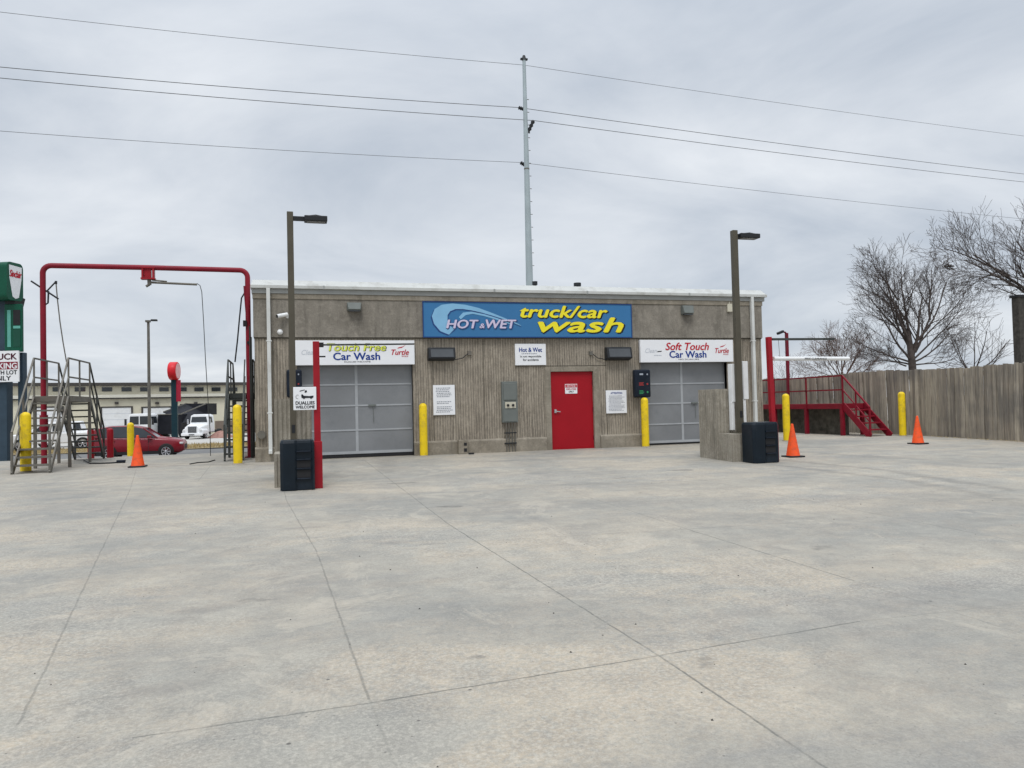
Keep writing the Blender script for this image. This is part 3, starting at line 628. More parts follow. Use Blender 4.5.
# display boxes beside the doors
def display(px0, px1, lbl, first=None):
    x0, x1, z0, z1_ = rect(px0, 369.5, px1, 397.5, -.25)
    t = thing('status_display', ((x0+x1)/2, -.25, z0), lbl, 'display', 'black wash status displays')
    m = MB(); m.box((x0, -.28, z0), (x1, -.10, z1_)); m.build('housing', 'navy', t, .05, 3)
    m = MB(); m.box((x0+.1, -.10, z0+.25), (x1-.1, .05, z1_-.25)); m.build('bracket', 'darkgrey', t)
    W = x1-x0; Hh = z1_-z0
    for k, (mm, a0, a1) in enumerate((('screenw', .80, .86), ('screenr', .42, .54), ('screeng', .12, .26))):
        b = MB()
        if k == 0: b.box((x0+W*.3, -.284, z0+Hh*a0), (x0+W*.52, -.281, z0+Hh*a1)); b.box((x0+W*.74, -.284, z0+Hh*.80), (x0+W*.82, -.281, z0+Hh*.85))
        else:
            for r in range(3):
                zz = z0+Hh*lerp(a0, a1, (r+.2)/3); b.box((x0+W*.26, -.284, zz), (x0+W*(.5+.05*((r+k) % 2)), -.281, zz+Hh*.028))
            b.tube([(x0+W*.77, -.281, z0+Hh*(a0+a1)/2), (x0+W*.77, -.285, z0+Hh*(a0+a1)/2)], W*.06, 10)
        b.build('lit_symbols', mm, t)
    return t
display(634.5, 650.5, 'black status display above the yellow bollard beside the right garage door')
display(286.5, 302, 'black status display half hidden by the left light pole')

# ------------------------------------------------------------------ bollards and cones
def bollard(x, y, z, rad, hgt, mat, lbl, group, ring=True):
    t = thing('bollard', (x, y, z), lbl, 'bollard', group)
    n = 20; m = MB(); prof = [(rad, 0), (rad, hgt-rad*.9)]+[(rad*math.cos(a), hgt-rad*.9+rad*.9*math.sin(a)) for a in [i*math.pi/2/6 for i in range(1, 6)]]+[(.001, hgt)]
    m.lathe((x, y, z), prof, n); m.build('sleeve', mat, t)
    if ring:
        m = MB(); m.lathe((x, y, z), [(rad+.035, -.05), (rad+.035, .012), (rad, .02)], n); m.build('collar', 'plinth', t)
    return t
Y1 = [(24.9, -4.98, 0, 1.38, .115, 'yellow bollard at the foot of the near left wash stairs'), (238.3, -.29, -.3, 1.45, .105, 'yellow bollard at the left corner of the car wash building'),
      (424.5, 4.29, -.25, 1.38, .105, 'yellow bollard at the right jamb of the left garage door'), (646, 10.60, -.33, 1.40, .105, 'yellow bollard under the black status display'),
      (788, 15.26, -.31, 1.42, .105, 'yellow bollard just right of the building beside an orange cone'), (903.5, 19.55, -.26, 1.40, .105, 'yellow bollard in front of the wooden fence')]
for px, X, Yb, hg, r, lb in Y1: bollard(X+(.05 if X < -4 else 0), Yb, h(X, Yb), r, hg, 'yellow', lb, 'yellow bollards')
bollard(-3.82, 6.1, h(-3.82, 6.1), .10, 1.08, 'yellow', 'yellow bollard in front of the red car behind the orange cone', 'yellow bollards')
for px, lb in ((110.3, 'short red post in front of the rear of the red car'), (91, 'short red post seen beside the far stair of the left wash platform')):
    p = at(px, 457, 5.0); bollard(p.x, 5.0, 0, .09, .88, 'redsteel', lb, 'short red posts', False)
def cone(x, y, z, lbl):
    t = thing('traffic_cone', (x, y, z), lbl, 'traffic cone', 'orange traffic cones')
    m = MB(); m.box((x-.19, y-.19, z), (x+.19, y+.19, z+.035)); m.build('base', 'dark', t, .012)
    m = MB(); m.lathe((x, y, z), [(.155, .036), (.15, .05), (.03, .74), (.028, .76), (.012, .765), (.01, .70)], 20); m.build('cone_body', 'orange', t)
    return t
for X, Yc, lb in ((-2.58, .05, 'orange traffic cone in the wash lane in front of the red car'), (12.05, -4.98, 'orange traffic cone beside the right-hand trash bin'), (17.31, -3.19, 'orange traffic cone in front of the wooden fence')):
    cone(X, Yc, h(X, Yc), lb)

# ------------------------------------------------------------------ concrete islands, bins, posts, light poles
def ribblock(m, x0, x1, y0, y1, z0, z1_, rib=.085, dpt=.018):
    def side(a, b_):
        n = max(2, int(round(abs(b_-a)/rib))); out = []
        for i in range(n):
            p0 = a+(b_-a)*i/n; st = (b_-a)/n
            out += [(p0, 0), (p0+st*.55, 0), (p0+st*.68, dpt), (p0+st*.92, dpt)]
        return out
    pts = [(p, y0+d) for p, d in side(x0, x1)]+[(x1-d, p) for p, d in side(y0, y1)]+[(p, y1-d) for p, d in side(x1, x0)]+[(x0+d, p) for p, d in side(y1, y0)]
    k = len(pts); m.add([(x, y, z0) for x, y in pts]+[(x, y, z1_) for x, y in pts], [(i, (i+1) % k, (i+1) % k+k, i+k) for i in range(k)]+[tuple(range(k, 2*k))])
def island(x0, wt, wl_, yt0, yt1, yl, zt, zl, lbl):
    zb = h(x0, yl)-.15
    t = thing('concrete_wing_wall', (x0+wl_/2, yt0, h(x0, yt0)), lbl, 'concrete wall', 'concrete wing walls at the wash entries')
    m = MB(); ribblock(m, x0, x0+wt, yt0, yt1, zb, zt); m.build('tall_block', 'block', t)
    m = MB(); ribblock(m, x0, x0+wl_, yl, yt0-.004, zb, zl); m.build('low_block', 'block', t)
island(.66, .68, .66, -5.0, -4.0, -5.95, 1.49, .50, 'ribbed concrete wing wall left, behind the trash bin and the left light pole')
island(10.2, .5, .66, -4.86, -4.03, -5.42, 1.52, .52, 'ribbed concrete wing wall in front of the right garage door')
def lightpole(x, y, zb, zt, arm, headl, lbl, thick):
    t = thing('light_pole', (x, y, zb), lbl, 'light pole', 'square bronze light poles')
    m = MB(); m.box((x-thick/2, y-thick/2, zb), (x+thick/2, y+thick/2, zt)); m.build('pole', 'bronze', t, .01)
    m = MB(); m.box((x-.15, y-.15, zb), (x+.15, y+.15, zb+.02)); 
    for sx in (-1, 1):
        for sy in (-1, 1): m.tube([(x+sx*.12, y+sy*.12, zb+.02), (x+sx*.12, y+sy*.12, zb+.05)], .012, 6)
    m.build('base_plate', 'bronze', t)
    m = MB(); m.box((x+thick/2, y-.03, zt-.16), (x+thick/2+arm, y+.03, zt-.08)); m.build('arm', 'darkgrey', t)
    hx = x+thick/2+arm; hd = MB(); hd.box((hx, y-.12, zt-.17), (hx+headl, y+.12, zt-.07)); hd.prism([(hx+.04, zt-.07), (hx+headl*.5, zt-.045), (hx+headl-.06, zt-.07)], y-.09, y+.09); hq = hd.build('lamp_head', 'darkgrey', t, .02)
    l = MB(); l.box((hx+.05, y-.09, zt-.178), (hx+headl-.04, y+.09, zt-.171)); l.build('lens', 'lens', hq)
    m = MB(); m.box((x-.03, y-thick/2-.006, zb+.35), (x+.03, y-thick/2, zb+.5)); m.build('hand_hole_cover', 'darkgrey', t)
lightpole(1.0, -5.35, .50, at(290.5, 212, -5.35).z, .2, .42, 'tall bronze light pole rising behind the left trash bin', .115)
lightpole(at(737, 330, -5.15).x-.0, -5.15, .52, at(733, 230.5, -5.15).z, .04, .5, 'tall bronze light pole standing on the right concrete wing wall', .125)
def bin_(x0, x1, yf, zb, hh, lbl):
    y1 = yf+.5; t = thing('trash_bin', ((x0+x1)/2, yf+.25, zb), lbl, 'trash bin', 'navy trash bins with shelves')
    c = .05; m = MB(); W = x1-x0
    pts = [(x0+c, yf), (x0+W*.42, yf-.02), (x0+W*.5, yf+.02), (x1-W*.1, yf+.02), (x1-W*.06, yf-.01), (x1-.01, yf), (x1, yf+c), (x1, y1-c), (x1-c, y1), (x0+c, y1), (x0, y1-c), (x0, yf+c)]
    k = len(pts); m.add([(x, y, zb+.01) for x, y in pts]+[(x, y, zb+hh-.05) for x, y in pts]+[((x-(x0+x1)/2)*.93+(x0+x1)/2, (y-yf-.25)*.93+yf+.25, zb+hh) for x, y in pts],
          [(i, (i+1) % k, (i+1) % k+k, i+k) for i in range(k)]+[(i+k, (i+1) % k+k, (i+1) % k+2*k, i+2*k) for i in range(k)]+[tuple(range(2*k, 3*k))]); m.build('body', 'bin', t, .012)
    for kz in (.22, .42, .60, .76):
        s_ = MB(); s_.box((x0+W*.47, yf-.025, zb+hh*kz), (x1-W*.12, yf+.03, zb+hh*kz+.022)); s_.build('shelf_lip', 'navy', t, .006)
    s_ = MB(); s_.box((x0+W*.48, yf+.012, zb+hh*.45), (x1-W*.13, yf+.0195, zb+hh*.59)).box((x0+W*.48, yf+.012, zb+hh*.25), (x1-W*.13, yf+.0195, zb+hh*.40)); s_.build('slot', 'dark', t)
    s_ = MB(); s_.box((x0+.03, yf+.03, zb-.02), (x1-.03, y1-.03, zb+.012)); s_.build('foot', 'dark', t)
bin_(.765, 1.34, -6.55, h(1, -6.5), .86, 'navy trash bin beside the red post with the duallies sign')
bin_(10.37, 10.98, -5.98, h(10.6, -5.9), .87, 'navy trash bin beside the right concrete wing wall')
def clearance(x, y, zt, arm_px, lbl):
    t = thing('clearance_post', (x, y, h(x, y)), lbl, 'clearance bar', 'red clearance posts')
    m = MB(); m.box((x-.055, y-.055, h(x, y)-.05), (x+.055, y+.055, zt)); m.build('post', 'redsteel', t, .006)
    m = MB(); m.box((x-.075, y-.075, h(x, y)-.05), (x+.075, y+.075, h(x, y)+.82)); m.build('sleeve', 'redsteel', t, .01)
    return t
pz = at(315.5, 341.5, -6.3)
t = clearance(1.40, -6.3, pz.z, 0, 'slim red clearance post with swing bar carrying the duallies sign')
ae = at(414, 344, -5.6)
m = MB(); m.tube([(1.455, -6.3, pz.z-.06), (ae.x, -5.6, ae.z)], .016, 8); m.build('swing_bar', 'dsteel', t)
m = MB(); m.box((1.455, -6.34, pz.z-.10), (1.53, -6.26, pz.z-.02)).box((1.455, -6.32, pz.z-.28), (1.56, -6.29, pz.z-.255)); m.build('hinge', 'dark', t)
a = rect(293.3, 387, 316.3, 410, -6.38)
t = board('post_sign', *a, 'small white duallies welcome sign with a truck drawing on the red post', y=-6.40, th=.02)
W = a[1]-a[0]; Hh = a[3]-a[2]; y = -6.404
text('DUALLIES', a[0]+W*.10, a[2]+Hh*.24, a[1]-W*.08, a[2]+Hh*.38, y, 'inkblack', t, .04); text('WELCOME', a[0]+W*.10, a[2]+Hh*.07, a[1]-W*.08, a[2]+Hh*.19, y, 'inkblack', t, .04)
m = MB(); q = lambda *pts: m.add([(a[0]+W*p[0], y, a[2]+Hh*p[1]) for p in pts], [tuple(range(len(pts)))])
q((.36, .52), (.86, .52), (.88, .62), (.70, .60), (.46, .62), (.38, .70), (.34, .64)); q((.5, .74), (.6, .78), (.58, .86), (.5, .84)); q((.28, .80), (.5, .86), (.5, .89), (.28, .84))
m.tube([(a[0]+W*.46, y, a[2]+Hh*.53), (a[0]+W*.46, y-.003, a[2]+Hh*.53)], W*.05, 10); m.tube([(a[0]+W*.77, y, a[2]+Hh*.53), (a[0]+W*.77, y-.003, a[2]+Hh*.53)], W*.05, 10)
for k in range(8):
    an = math.pi*(.3+1.4*k/8); m.tube([(a[0]+W*(.18+.07*math.cos(an)), y, a[2]+Hh*(.58+.08*math.sin(an))), (a[0]+W*(.18+.07*math.cos(an+.22)), y, a[2]+Hh*(.58+.08*math.sin(an+.22)))], .005, 4)
m.build('truck_drawing', 'inkblack', t)
pr = at(770.5, 337, -5.75); YR = -5.75
pb = at(774.5, 462, YR)
t = thing('clearance_post', (pb.x, YR, h(pb.x, YR)), 'leaning red clearance post with hanging white bar behind the right trash bin', 'clearance bar', 'red clearance posts')
m = MB(); m.bar((pb.x, YR, h(pb.x, YR)-.03), (pr.x-.05, YR, pr.z), .10, .10, (0, 1, 0)); m.build('post', 'redsteel', t, .006)
m = MB(); m.box((pb.x-.09, YR-.08, h(pb.x, YR)-.03), (pb.x+.07, YR+.08, .72)); m.build('sleeve', 'darkred', t, .01)
q1 = at(772, 339.3, YR); q2 = at(834, 339.0, YR+.5)
m = MB(); m.bar(q1, q2, .04, .05); m.build('swing_bar', 'dsteel', t)
c0 = at(773.5, 358.6, YR); c1 = at(848.5, 358.6, YR+.55)
m = MB(); m.tube([c0, c1], .045, 12); hb = m.build('clearance_bar', 'white', t)
for k in (.08, .78):
    u_ = q1.lerp(q2, min(1, k*1.2)); v_ = c0.lerp(c1, k); m = MB(); m.tube([u_, v_+Vector((0, 0, .04))], .005, 5); m.build('chain', 'steel', t)
dv = (c1-c0).normalized(); ang = math.atan2(dv.y, dv.x)
MT = Matrix.Translation(c0+dv*(c1-c0).length*.38+Vector((0, -.005, 0))) @ Matrix.Rotation(ang, 4, 'Z')
text('MAX CLEARANCE', 0, -.022, .72, .022, -.046, 'inkblack', t, .03, mtx=MT)
# white pay station surround
t = thing('pay_station_shield', (10.62, -4.98, .53), 'pair of white upright shield panels either side of the right light pole', 'shield panels')
xa0, xa1 = at(729.8, 396, -5.0).x, at(734, 396, -5.0).x
for (xl, xr, yt, yb, wide) in ((730.5, 735.2, 364, 427.5, 0), (742.0, 747.0, 361.5, 424.5, 1)):
    p = at(xl-1, yt, -5.0); p2 = at(xl+1, yb, -5.0); wd = .075
    m = MB(); m.box((p2.x, -5.04, p2.z-.06), (p2.x+wd*.95, -4.92, lerp(p2.z, p.z, .4))); m.box((p.x+.01, -5.06, lerp(p2.z, p.z, .4)), (p.x+.01+wd+(.05 if wide else .02), -4.9, p.z)); m.build('shield_panel', 'white', t, .008)

# ------------------------------------------------------------------ left wash bay: gantry and stair platforms
def walkway(x0, x1, y0, y1, zf, zb, lbl, run=1.6, steel='steel', rail_h=.93, dsteel='dsteel', rails=('l', 'r'), legs=2, stairs=(1, 1), steps=9, name='stair_platform', cat='stair platform', group=None, midposts=1, fascia=.14, rstairs=True, xfar=None, one_side=False, sw=.12, lw=.065, rw=.036):
    t = thing(name, ((x0+x1)/2, (y0+y1)/2, zb), lbl, cat, group)
    m = MB(); m.box((x0, y0, zf-.03), (xfar or x1, y1, zf)); m.build('deck', steel, t)
    m = MB(); X1 = xfar or x1
    m.box((x0, y0-.03, zf-fascia), (X1, y0, zf+.002)).box((x0, y1, zf-fascia), (X1, y1+.03, zf+.002)).box((x0-.03, y0-.03, zf-fascia), (x0, y1+.03, zf+.002)).box((X1, y0-.03, zf-fascia), (X1+.03, y1+.03, zf+.002)); m.build('deck_frame', steel, t)
    for i in range(legs):
        yy = lerp(y0+.05, y1-.05, i/(legs-1))
        for xx in (x0, X1):
            m = MB(); m.box((xx-lw/2, yy-lw/2, h(xx, yy)-.02), (xx+lw/2, yy+lw/2, zf-.03)); m.build('leg', steel, t)
    for sd in rails:
        xx = x0 if sd == 'l' else X1
        m = MB()
        for i in range(midposts+2):
            yy = lerp(y0, y1, i/(midposts+1)); m.bar((xx, yy, zf-.05), (xx, yy, zf+rail_h), rw, rw, (0, 1, 0))
        for k in (1., .5): m.bar((xx, y0, zf+rail_h*k), (xx, y1, zf+rail_h*k), rw, rw)
        m.build('handrail', steel if rstairs != 'dark' else dsteel, t)
    for e, (yy, sgn) in enumerate(((y0, -1), (y1, 1))):
        if not stairs[e]: continue
        ye = yy+sgn*run; zg = h(x0, ye)
        st = bpy.data.objects.new('stair', None); COL.objects.link(st); st.parent = t
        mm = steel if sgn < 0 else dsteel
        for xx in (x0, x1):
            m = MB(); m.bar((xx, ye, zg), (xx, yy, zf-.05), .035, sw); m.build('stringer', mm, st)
            if rstairs and not (one_side and xx == x1):
                m = MB()
                m.bar((xx, ye, zg+rail_h), (xx, yy, zf+rail_h), rw, rw); m.bar((xx, ye, zg+rail_h*.5), (xx, yy, zf+rail_h*.5), .03, .03); m.bar((xx, ye, zg), (xx, ye, zg+rail_h), .045, .045, (0, 1, 0))
                m.bar((xx, lerp(ye, yy, .5), lerp(zg, zf, .5)), (xx, lerp(ye, yy, .5), lerp(zg, zf, .5)+rail_h), .04, .04, (0, 1, 0))
                m.build('handrail', mm, st)
        for k in range(1, steps+1):
            f_ = k/(steps+1); yc = lerp(ye, yy, f_); zc_ = lerp(zg, zf, f_); m = MB(); m.box((x0+.02, yc-.11, zc_-.02), (x1-.02, yc+.11, zc_+.02)); m.build('tread', mm, st)
    return t
walkway(-5.03, -4.28, 1.0, 3.1, 1.76, 0, 'grey steel stair platform of the truck wash bay, the left one of the pair', group='steel stair platforms of the truck wash')
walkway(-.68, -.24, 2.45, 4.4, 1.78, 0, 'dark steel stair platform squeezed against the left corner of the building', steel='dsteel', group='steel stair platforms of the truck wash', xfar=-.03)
YG = 2.2; zt = at(150, 268, YG).z
gx0, gx1 = at(43.2, 330, YG).x, at(248.3, 330, YG).x
t = thing('wash_gantry', ((gx0+gx1)/2, YG, 0), 'tall red pipe gantry spanning the truck wash lane left of the building', 'gantry')
def corner(c, r, a0, a1, n=7): return [(c[0]+r*math.cos(lerp(a0, a1, i/(n-1))), YG, c[1]+r*math.sin(lerp(a0, a1, i/(n-1)))) for i in range(n)]
pts = [(gx0, YG, -.05), (gx0, YG, 2.5), (gx0, YG, zt-.25)]+corner((gx0+.2, zt-.2), .2, math.pi, math.pi/2)+[((gx0+gx1)/2, YG, zt+.01)]+corner((gx1-.2, zt-.2), .2, math.pi/2, 0)+[(gx1, YG, 2.5), (gx1, YG, -.05)]
m = MB(); m.tube(pts, .07, 14); m.build('pipe_frame', 'gantryred', t)
m = MB(); m.box((gx0-.15, YG-.15, 0), (gx0+.15, YG+.15, .03)); m.build('foot_plate', 'gantryred', t)
m = MB(); m.tube([(gx0, YG, .9), (gx0, YG, 1.3)], .1, 12); m.build('foot_sleeve', 'gantryred', t)
m = MB(); m.box((gx1-.13, YG-.13, 0), (gx1+.1, YG+.13, .03)); m.build('foot_sleeve', 'darkred', t)
def gp(px, py, Y_=None): return at(px, py, YG if Y_ is None else Y_)
bt = thing('spray_boom', gp(150, 272), 'grey swivel spray boom hanging under the middle of the red gantry with a long hose', 'spray boom')
a_, b__ = gp(141, 267.5), gp(155.5, 279)
m = MB(); m.box((a_.x+.08, YG-.05, b__.z), (b__.x-.1, YG+.05, a_.z)).box((a_.x, YG-.1, a_.z-.03), (b__.x, YG+.1, a_.z+.0)).box((a_.x+.02, YG-.09, b__.z), (a_.x+.07, YG+.09, a_.z-.03)).box((b__.x-.07, YG-.09, b__.z), (b__.x-.02, YG+.09, a_.z-.03)).box((a_.x, YG-.1, b__.z-.02), (b__.x, YG+.1, b__.z+.02)); m.build('trolley_bracket', 'redsteel', bt)
g1 = gp(149, 280); g2 = gp(149, 284)
m = MB(); m.tube([gp(149, 277), gp(149.5, 285)], .05, 10).tube([gp(149.5, 284.5), gp(146, 286.5)], .035, 8); m.build('swivel', 'steel', bt)
m = MB(); m.tube([gp(149, 282.3), gp(197, 284.5)], .03, 8).tube([gp(152, 280), gp(167, 281.5)], .02, 6).tube([gp(166, 281), gp(166, 283.5)], .02, 6); m.build('boom_arm', 'steel', bt)
m = MB(); m.tube([gp(197, 283.5), gp(200, 285.5), gp(201.8, 292), gp(203.5, 320), gp(205.5, 360), gp(208, 400), gp(210, 430), gp(210.6, 456)], .010, 6); m.build('hose', 'dsteel', bt)
# cross arms on the left leg
bt = thing('spray_wand_holder', gp(46, 290), 'crossed steel wand holder on the left leg of the red gantry with a hanging hose', 'wand holder')
m = MB(); m.tube([gp(31, 281), gp(58.5, 299)], .022, 8); m.tube([gp(47, 291), gp(56, 281.5)], .02, 8); m.tube([gp(48.5, 291), gp(48, 303), gp(45.5, 304.5)], .022, 8); m.tube([gp(56, 281), gp(56, 284)], .03, 8); m.build('cross_arm', 'darkgrey', bt)
m = MB(); m.tube([gp(56, 283), gp(57.5, 300), gp(60, 322), gp(63, 342), gp(66.5, 362)], .015, 6); m.build('hose', 'steel', bt)
bt = thing('spray_wand_holder', gp(246, 300), 'dark hose bracket on the right leg of the red gantry beside the building', 'wand holder')
m = MB(); m.bar(gp(244.5, 286), gp(246.5, 312), .06, .06, (0, 1, 0)); m.bar(gp(244, 292.5), gp(248.5, 296), .04, .04); m.build('bracket', 'darkred', bt)
m = MB(); m.tube([gp(244.5, 293), gp(241.5, 298), gp(239.5, 318), gp(237.5, 340), gp(235, 362)], .02, 6); m.build('hose', 'darkgrey', bt)
m = MB(); c = gp(247, 323); m.box((c.x-.1, YG-.12, c.z-.1), (c.x+.0, YG+.0, c.z+.06)); c = gp(248, 343); m.box((c.x-.02, YG-.1, c.z-.03), (c.x+.08, YG-.05, c.z+.04)); m.build('clamp', 'dark', bt)
# pipes running down the corner
m = MB()
for k, px in enumerate((251.2, 252.6)): 
    p = at(px, 330, 1.9); m.tube([(p.x-.04, 1.9, 0), (p.x-.04, 1.9, 3.6-.3*k)], .018, 6)
t = m.build('water_pipe', 'dsteel'); tag(t, 'thin dark water pipes running up beside the building left corner', 'pipe')
# hose and broom on the ground
def gnd(px, py):
    d = ray(px, py); s = 2.
    while s < 60:
        p = CAM+d*s
        if p.z <= h(p.x, p.y): return Vector((p.x, p.y, h(p.x, p.y)))
        s += .02
    return p
m = MB(); m.tube([gnd(x, y)+Vector((0, 0, .02)) for x, y in ((76, 454), (84, 461), (90, 464), (100, 464), (110, 463.7), (119, 463))], .018, 6); t = m.build('water_hose', 'darkgrey'); tag(t, 'dark hose trailing over the pavement from the left stair platform', 'hose')
p = gnd(120.5, 463)
t = thing('floor_brush', p, 'small navy floor brush lying on the pavement near the orange cone', 'brush')
m = MB(); m.box((p.x-.09, p.y-.06, p.z+.02), (p.x+.12, p.y+.06, p.z+.08)); m.build('brush_head', 'navy', t, .015); m = MB(); m.box((p.x-.08, p.y-.05, p.z), (p.x+.11, p.y+.05, p.z+.02)); m.build('bristles', 'dark', t)
m = MB(); m.tube([gnd(x, y)+Vector((0, 0, .012)) for x, y in ((190, 464.5), (198, 463), (208, 462.5), (215, 460.5))], .014, 6); tag(m.build('water_hose', 'dark'), 'short piece of black hose lying on the wash lane left of the building', 'hose')

# ------------------------------------------------------------------ right wash bay: red deck
DZ = 1.05; xx0, xx1 = 18.5, 19.28
t = walkway(xx0, xx1, 1.15, 8.6, DZ, 0, 'long low red steel wash deck with handrail and steps in front of the fence', run=1.2, steel='gantryred', dsteel='gantryred', rails=('l',), legs=5, stairs=(1, 0), steps=4, name='wash_deck', cat='deck', midposts=3, fascia=.17, one_side=True, sw=.22, lw=.11, rw=.045)
m = MB(); m.box((xx1-.5, 1.3, 0), (xx1-.45, 8.5, DZ-.17)); m.build('back_board', paint('shade_darkened_boards', (.085, .08, .066), .9, .5, 5), t)  # board colour darkened to hold the shade under the deck
p = at(786.5, 333, 6.2)
t = thing('lamp_post', (p.x, 6.2, 0), 'slim red lamp post with a small black lamp rising beyond the red deck', 'lamp post')
m = MB(); m.bar((p.x+.0, 6.2, 0), (p.x, 6.2, p.z), .1, .1, (0, 1, 0)); m.build('post', 'darkred', t)
q = at(778.5, 332, 6.2)
m = MB(); m.tube([(p.x, 6.2, p.z-.06), (p.x-.05, 6.2, p.z+.02), (p.x-.2, 6.2, p.z+.06)], .035, 8); m.build('arm', 'darkred', t)
m = MB(); m.bar((p.x-.15, 6.2, p.z+.07), (p.x-.42, 6.2, p.z-.03), .14, .1); m.build('lamp_head', 'darkgrey', t, .02)
# ------------------------------------------------------------------ fence
t = thing('wooden_fence', (20.1, 0, 0), 'long weathered grey board fence along the right side of the lot', 'fence')
m = MB(); yy = -14.
while yy < 26:
    wd = random.uniform(.11, .135); top = 2.1+random.uniform(-.02, .02)+.03*math.sin(yy*.9)-.0035*max(0, yy-4)
    lean = random.uniform(-.006, .006)+.05*math.sin(yy*.55)+.02*math.sin(yy*2.1); off = random.choice((-.022, 0, .022))+random.uniform(-.004, .004); X = 20.12+off; zb = h(20, yy)-.05
    if -8.5 < yy < -2.2: top -= .02
    gap = 0
    wd0 = wd; wd = wd0+.02
    m.add([(X, yy+gap, zb), (X, yy+wd, zb), (X+.02, yy+wd, zb), (X+.02, yy+gap, zb), (X, yy+gap+lean, top), (X, yy+wd+lean, top+random.uniform(-.01, .01)), (X+.02, yy+wd+lean, top), (X+.02, yy+gap+lean, top)],
          [(0, 3, 2, 1), (4, 5, 6, 7), (0, 1, 5, 4), (1, 2, 6, 5), (2, 3, 7, 6), (3, 0, 4, 7)])
    yy += wd0
m.build('board_panel', 'wood', t)
m = MB(); 
for z in (.35, 1.1, 1.8): m.box((20.155, -14, z), (20.2, 26, z+.09))
m.build('rail', 'wood', t)
b = MB(); rl = random.Random(21)
for i in range(700):
    y = rl.uniform(-13, 2); x = 20.08-abs(rl.gauss(0, .14)); s_ = rl.uniform(.01, .035); z = h(x, y)+.004+rl.uniform(0, .02); a = rl.uniform(0, 6.3)
    b.add([(x+s_*math.cos(a), y+s_*math.sin(a), z), (x-s_*math.sin(a)*.5, y+s_*math.cos(a)*.5, z+.008), (x-s_*math.cos(a), y-s_*math.sin(a), z)], [(0, 1, 2)])
tag(b.build('leaf_litter', 'straw'), 'dry leaf litter blown against the foot of the wooden fence', 'leaf litter', kind='stuff')
for k in range(17):
    m = MB(); yk = -14+k*2.45; m.box((20.16, yk, -.3), (20.27, yk+.1, 2.0)); m.build('post', 'wood', t)
p = dep(1024, 330, 25.5); pb_ = dep(1017.5, 297, 25.5)
t = thing('utility_enclosure', (pb_.x+.5, pb_.y, 0), 'tall dark weathered post panel rising behind the fence at the right edge', 'wooden structure')
m = MB(); m.box((pb_.x+.03, pb_.y, -.1), (pb_.x+1.4, pb_.y+.25, pb_.z)); m.build('side_board', paint('dark_weathered_boards', (.06, .055, .048), .95, .4, 9), t)
m = MB(); m.box((pb_.x-.01, pb_.y-.03, pb_.z), (pb_.x+1.45, pb_.y+.3, pb_.z+.08)); m.build('cap', 'dark', t)

# ------------------------------------------------------------------ trees
def rnd_perp(d, rr):
    v = Vector((rr.gauss(0, 1), rr.gauss(0, 1), rr.gauss(0, 1))); v -= d*v.dot(d); return v.normalized()
def grow(m, p, d, ln, r, lev, rr, up=.12, spread=.75, tw=None):
    segs = 6 if lev > 1 else 3; pts = [p.copy()]; rs = [r]; q = p.copy(); dd = d.copy()
    for i in range(segs):
        dd = (dd+rnd_perp(dd, rr)*(.12 if lev > 1 else .10)+Vector((0, 0, up))).normalized(); q = q+dd*ln/segs; pts.append(q.copy()); rs.append(max(.0048, r*(1-(i+1)/segs*.7)))
    m.tube(pts, rs, 5 if lev > 2 else 3, caps=False)
    if lev == 0: return
    n = {4: 7, 3: 8, 2: 7, 1: 4}[lev]
    for k in range(n):
        f_ = lerp(.18, 1., (k+rr.random())/n); i = min(segs-1, int(f_*segs)); ff = f_*segs-i
        pp = pts[i].lerp(pts[i+1], min(1, ff)); dd0 = (pts[i+1]-pts[i]).normalized()
        nd = (dd0*rr.uniform(.75, 1.1)+rnd_perp(dd0, rr)*spread*rr.uniform(.45, .95)).normalized()
        grow(m, pp, nd, ln*rr.uniform(.42, .66)*(1.2-.45*f_), max(.0048, rs[i]*.46), lev-1, rr, up, spread)
def tree(base, limbs, lbl, seed, lev=3, trunk=None, name='bare_tree', mat='bark', group='bare trees beyond the fence', up=.045, spread=.95):
    rr = random.Random(seed); t = thing(name, base, lbl, 'tree', group)
    if trunk:
        m = MB(); m.tube([Vector(q) for q in trunk[0]], trunk[1], 10, caps=False); m.build('trunk', mat, t)
    m = MB()
    for p, d, ln, r in limbs: grow(m, Vector(p), Vector(d).normalized(), ln, r, lev, rr, up, spread)
    m.build('crown', mat, t); return t
# main tree: image plane directions at its depth
D1 = 33.
def W3(px, py, D, dz=0): return dep(px, py, D+dz)
def limbdir(a, b_, D, dz): return W3(*b_, D, dz)-W3(*a, D)
def limb(a, b_, D, dz, r): p = W3(*a, D); q = W3(*b_, D, dz); return (p, q-p, (q-p).length, r*.72)
b0 = W3(912, 440, D1); b0.z = 0
L1 = [limb((912, 362), (905, 300), D1, .5, .12), limb((910, 345), (893, 272), D1, -1, .10), limb((911, 350), (880, 300), D1, 1, .08), limb((913, 355), (935, 300), D1, -.8, .11),
      limb((915, 352), (948, 312), D1, 1, .09), limb((912, 362), (870, 320), D1, -.6, .08), limb((908, 340), (866, 294), D1, .5, .07), limb((910, 362), (858, 340), D1, -.3, .06), limb((915, 358), (968, 320), D1, .3, .06), limb((913, 348), (962, 300), D1, -.6, .06), limb((910, 350), (952, 285), D1, .5, .08), limb((906, 320), (872, 275), D1, .9, .06), limb((912, 365), (872, 352), D1, .6, .06), limb((914, 362), (956, 340), D1, -.4, .06),
      limb((908, 330), (912, 268), D1, 1.2, .08), limb((914, 365), (950, 360), D1, .9, .05), limb((906, 366), (886, 356), D1, -.9, .05), limb((930, 320), (928, 270), D1, .1, .07), limb((898, 300), (876, 258), D1, -.4, .06)]
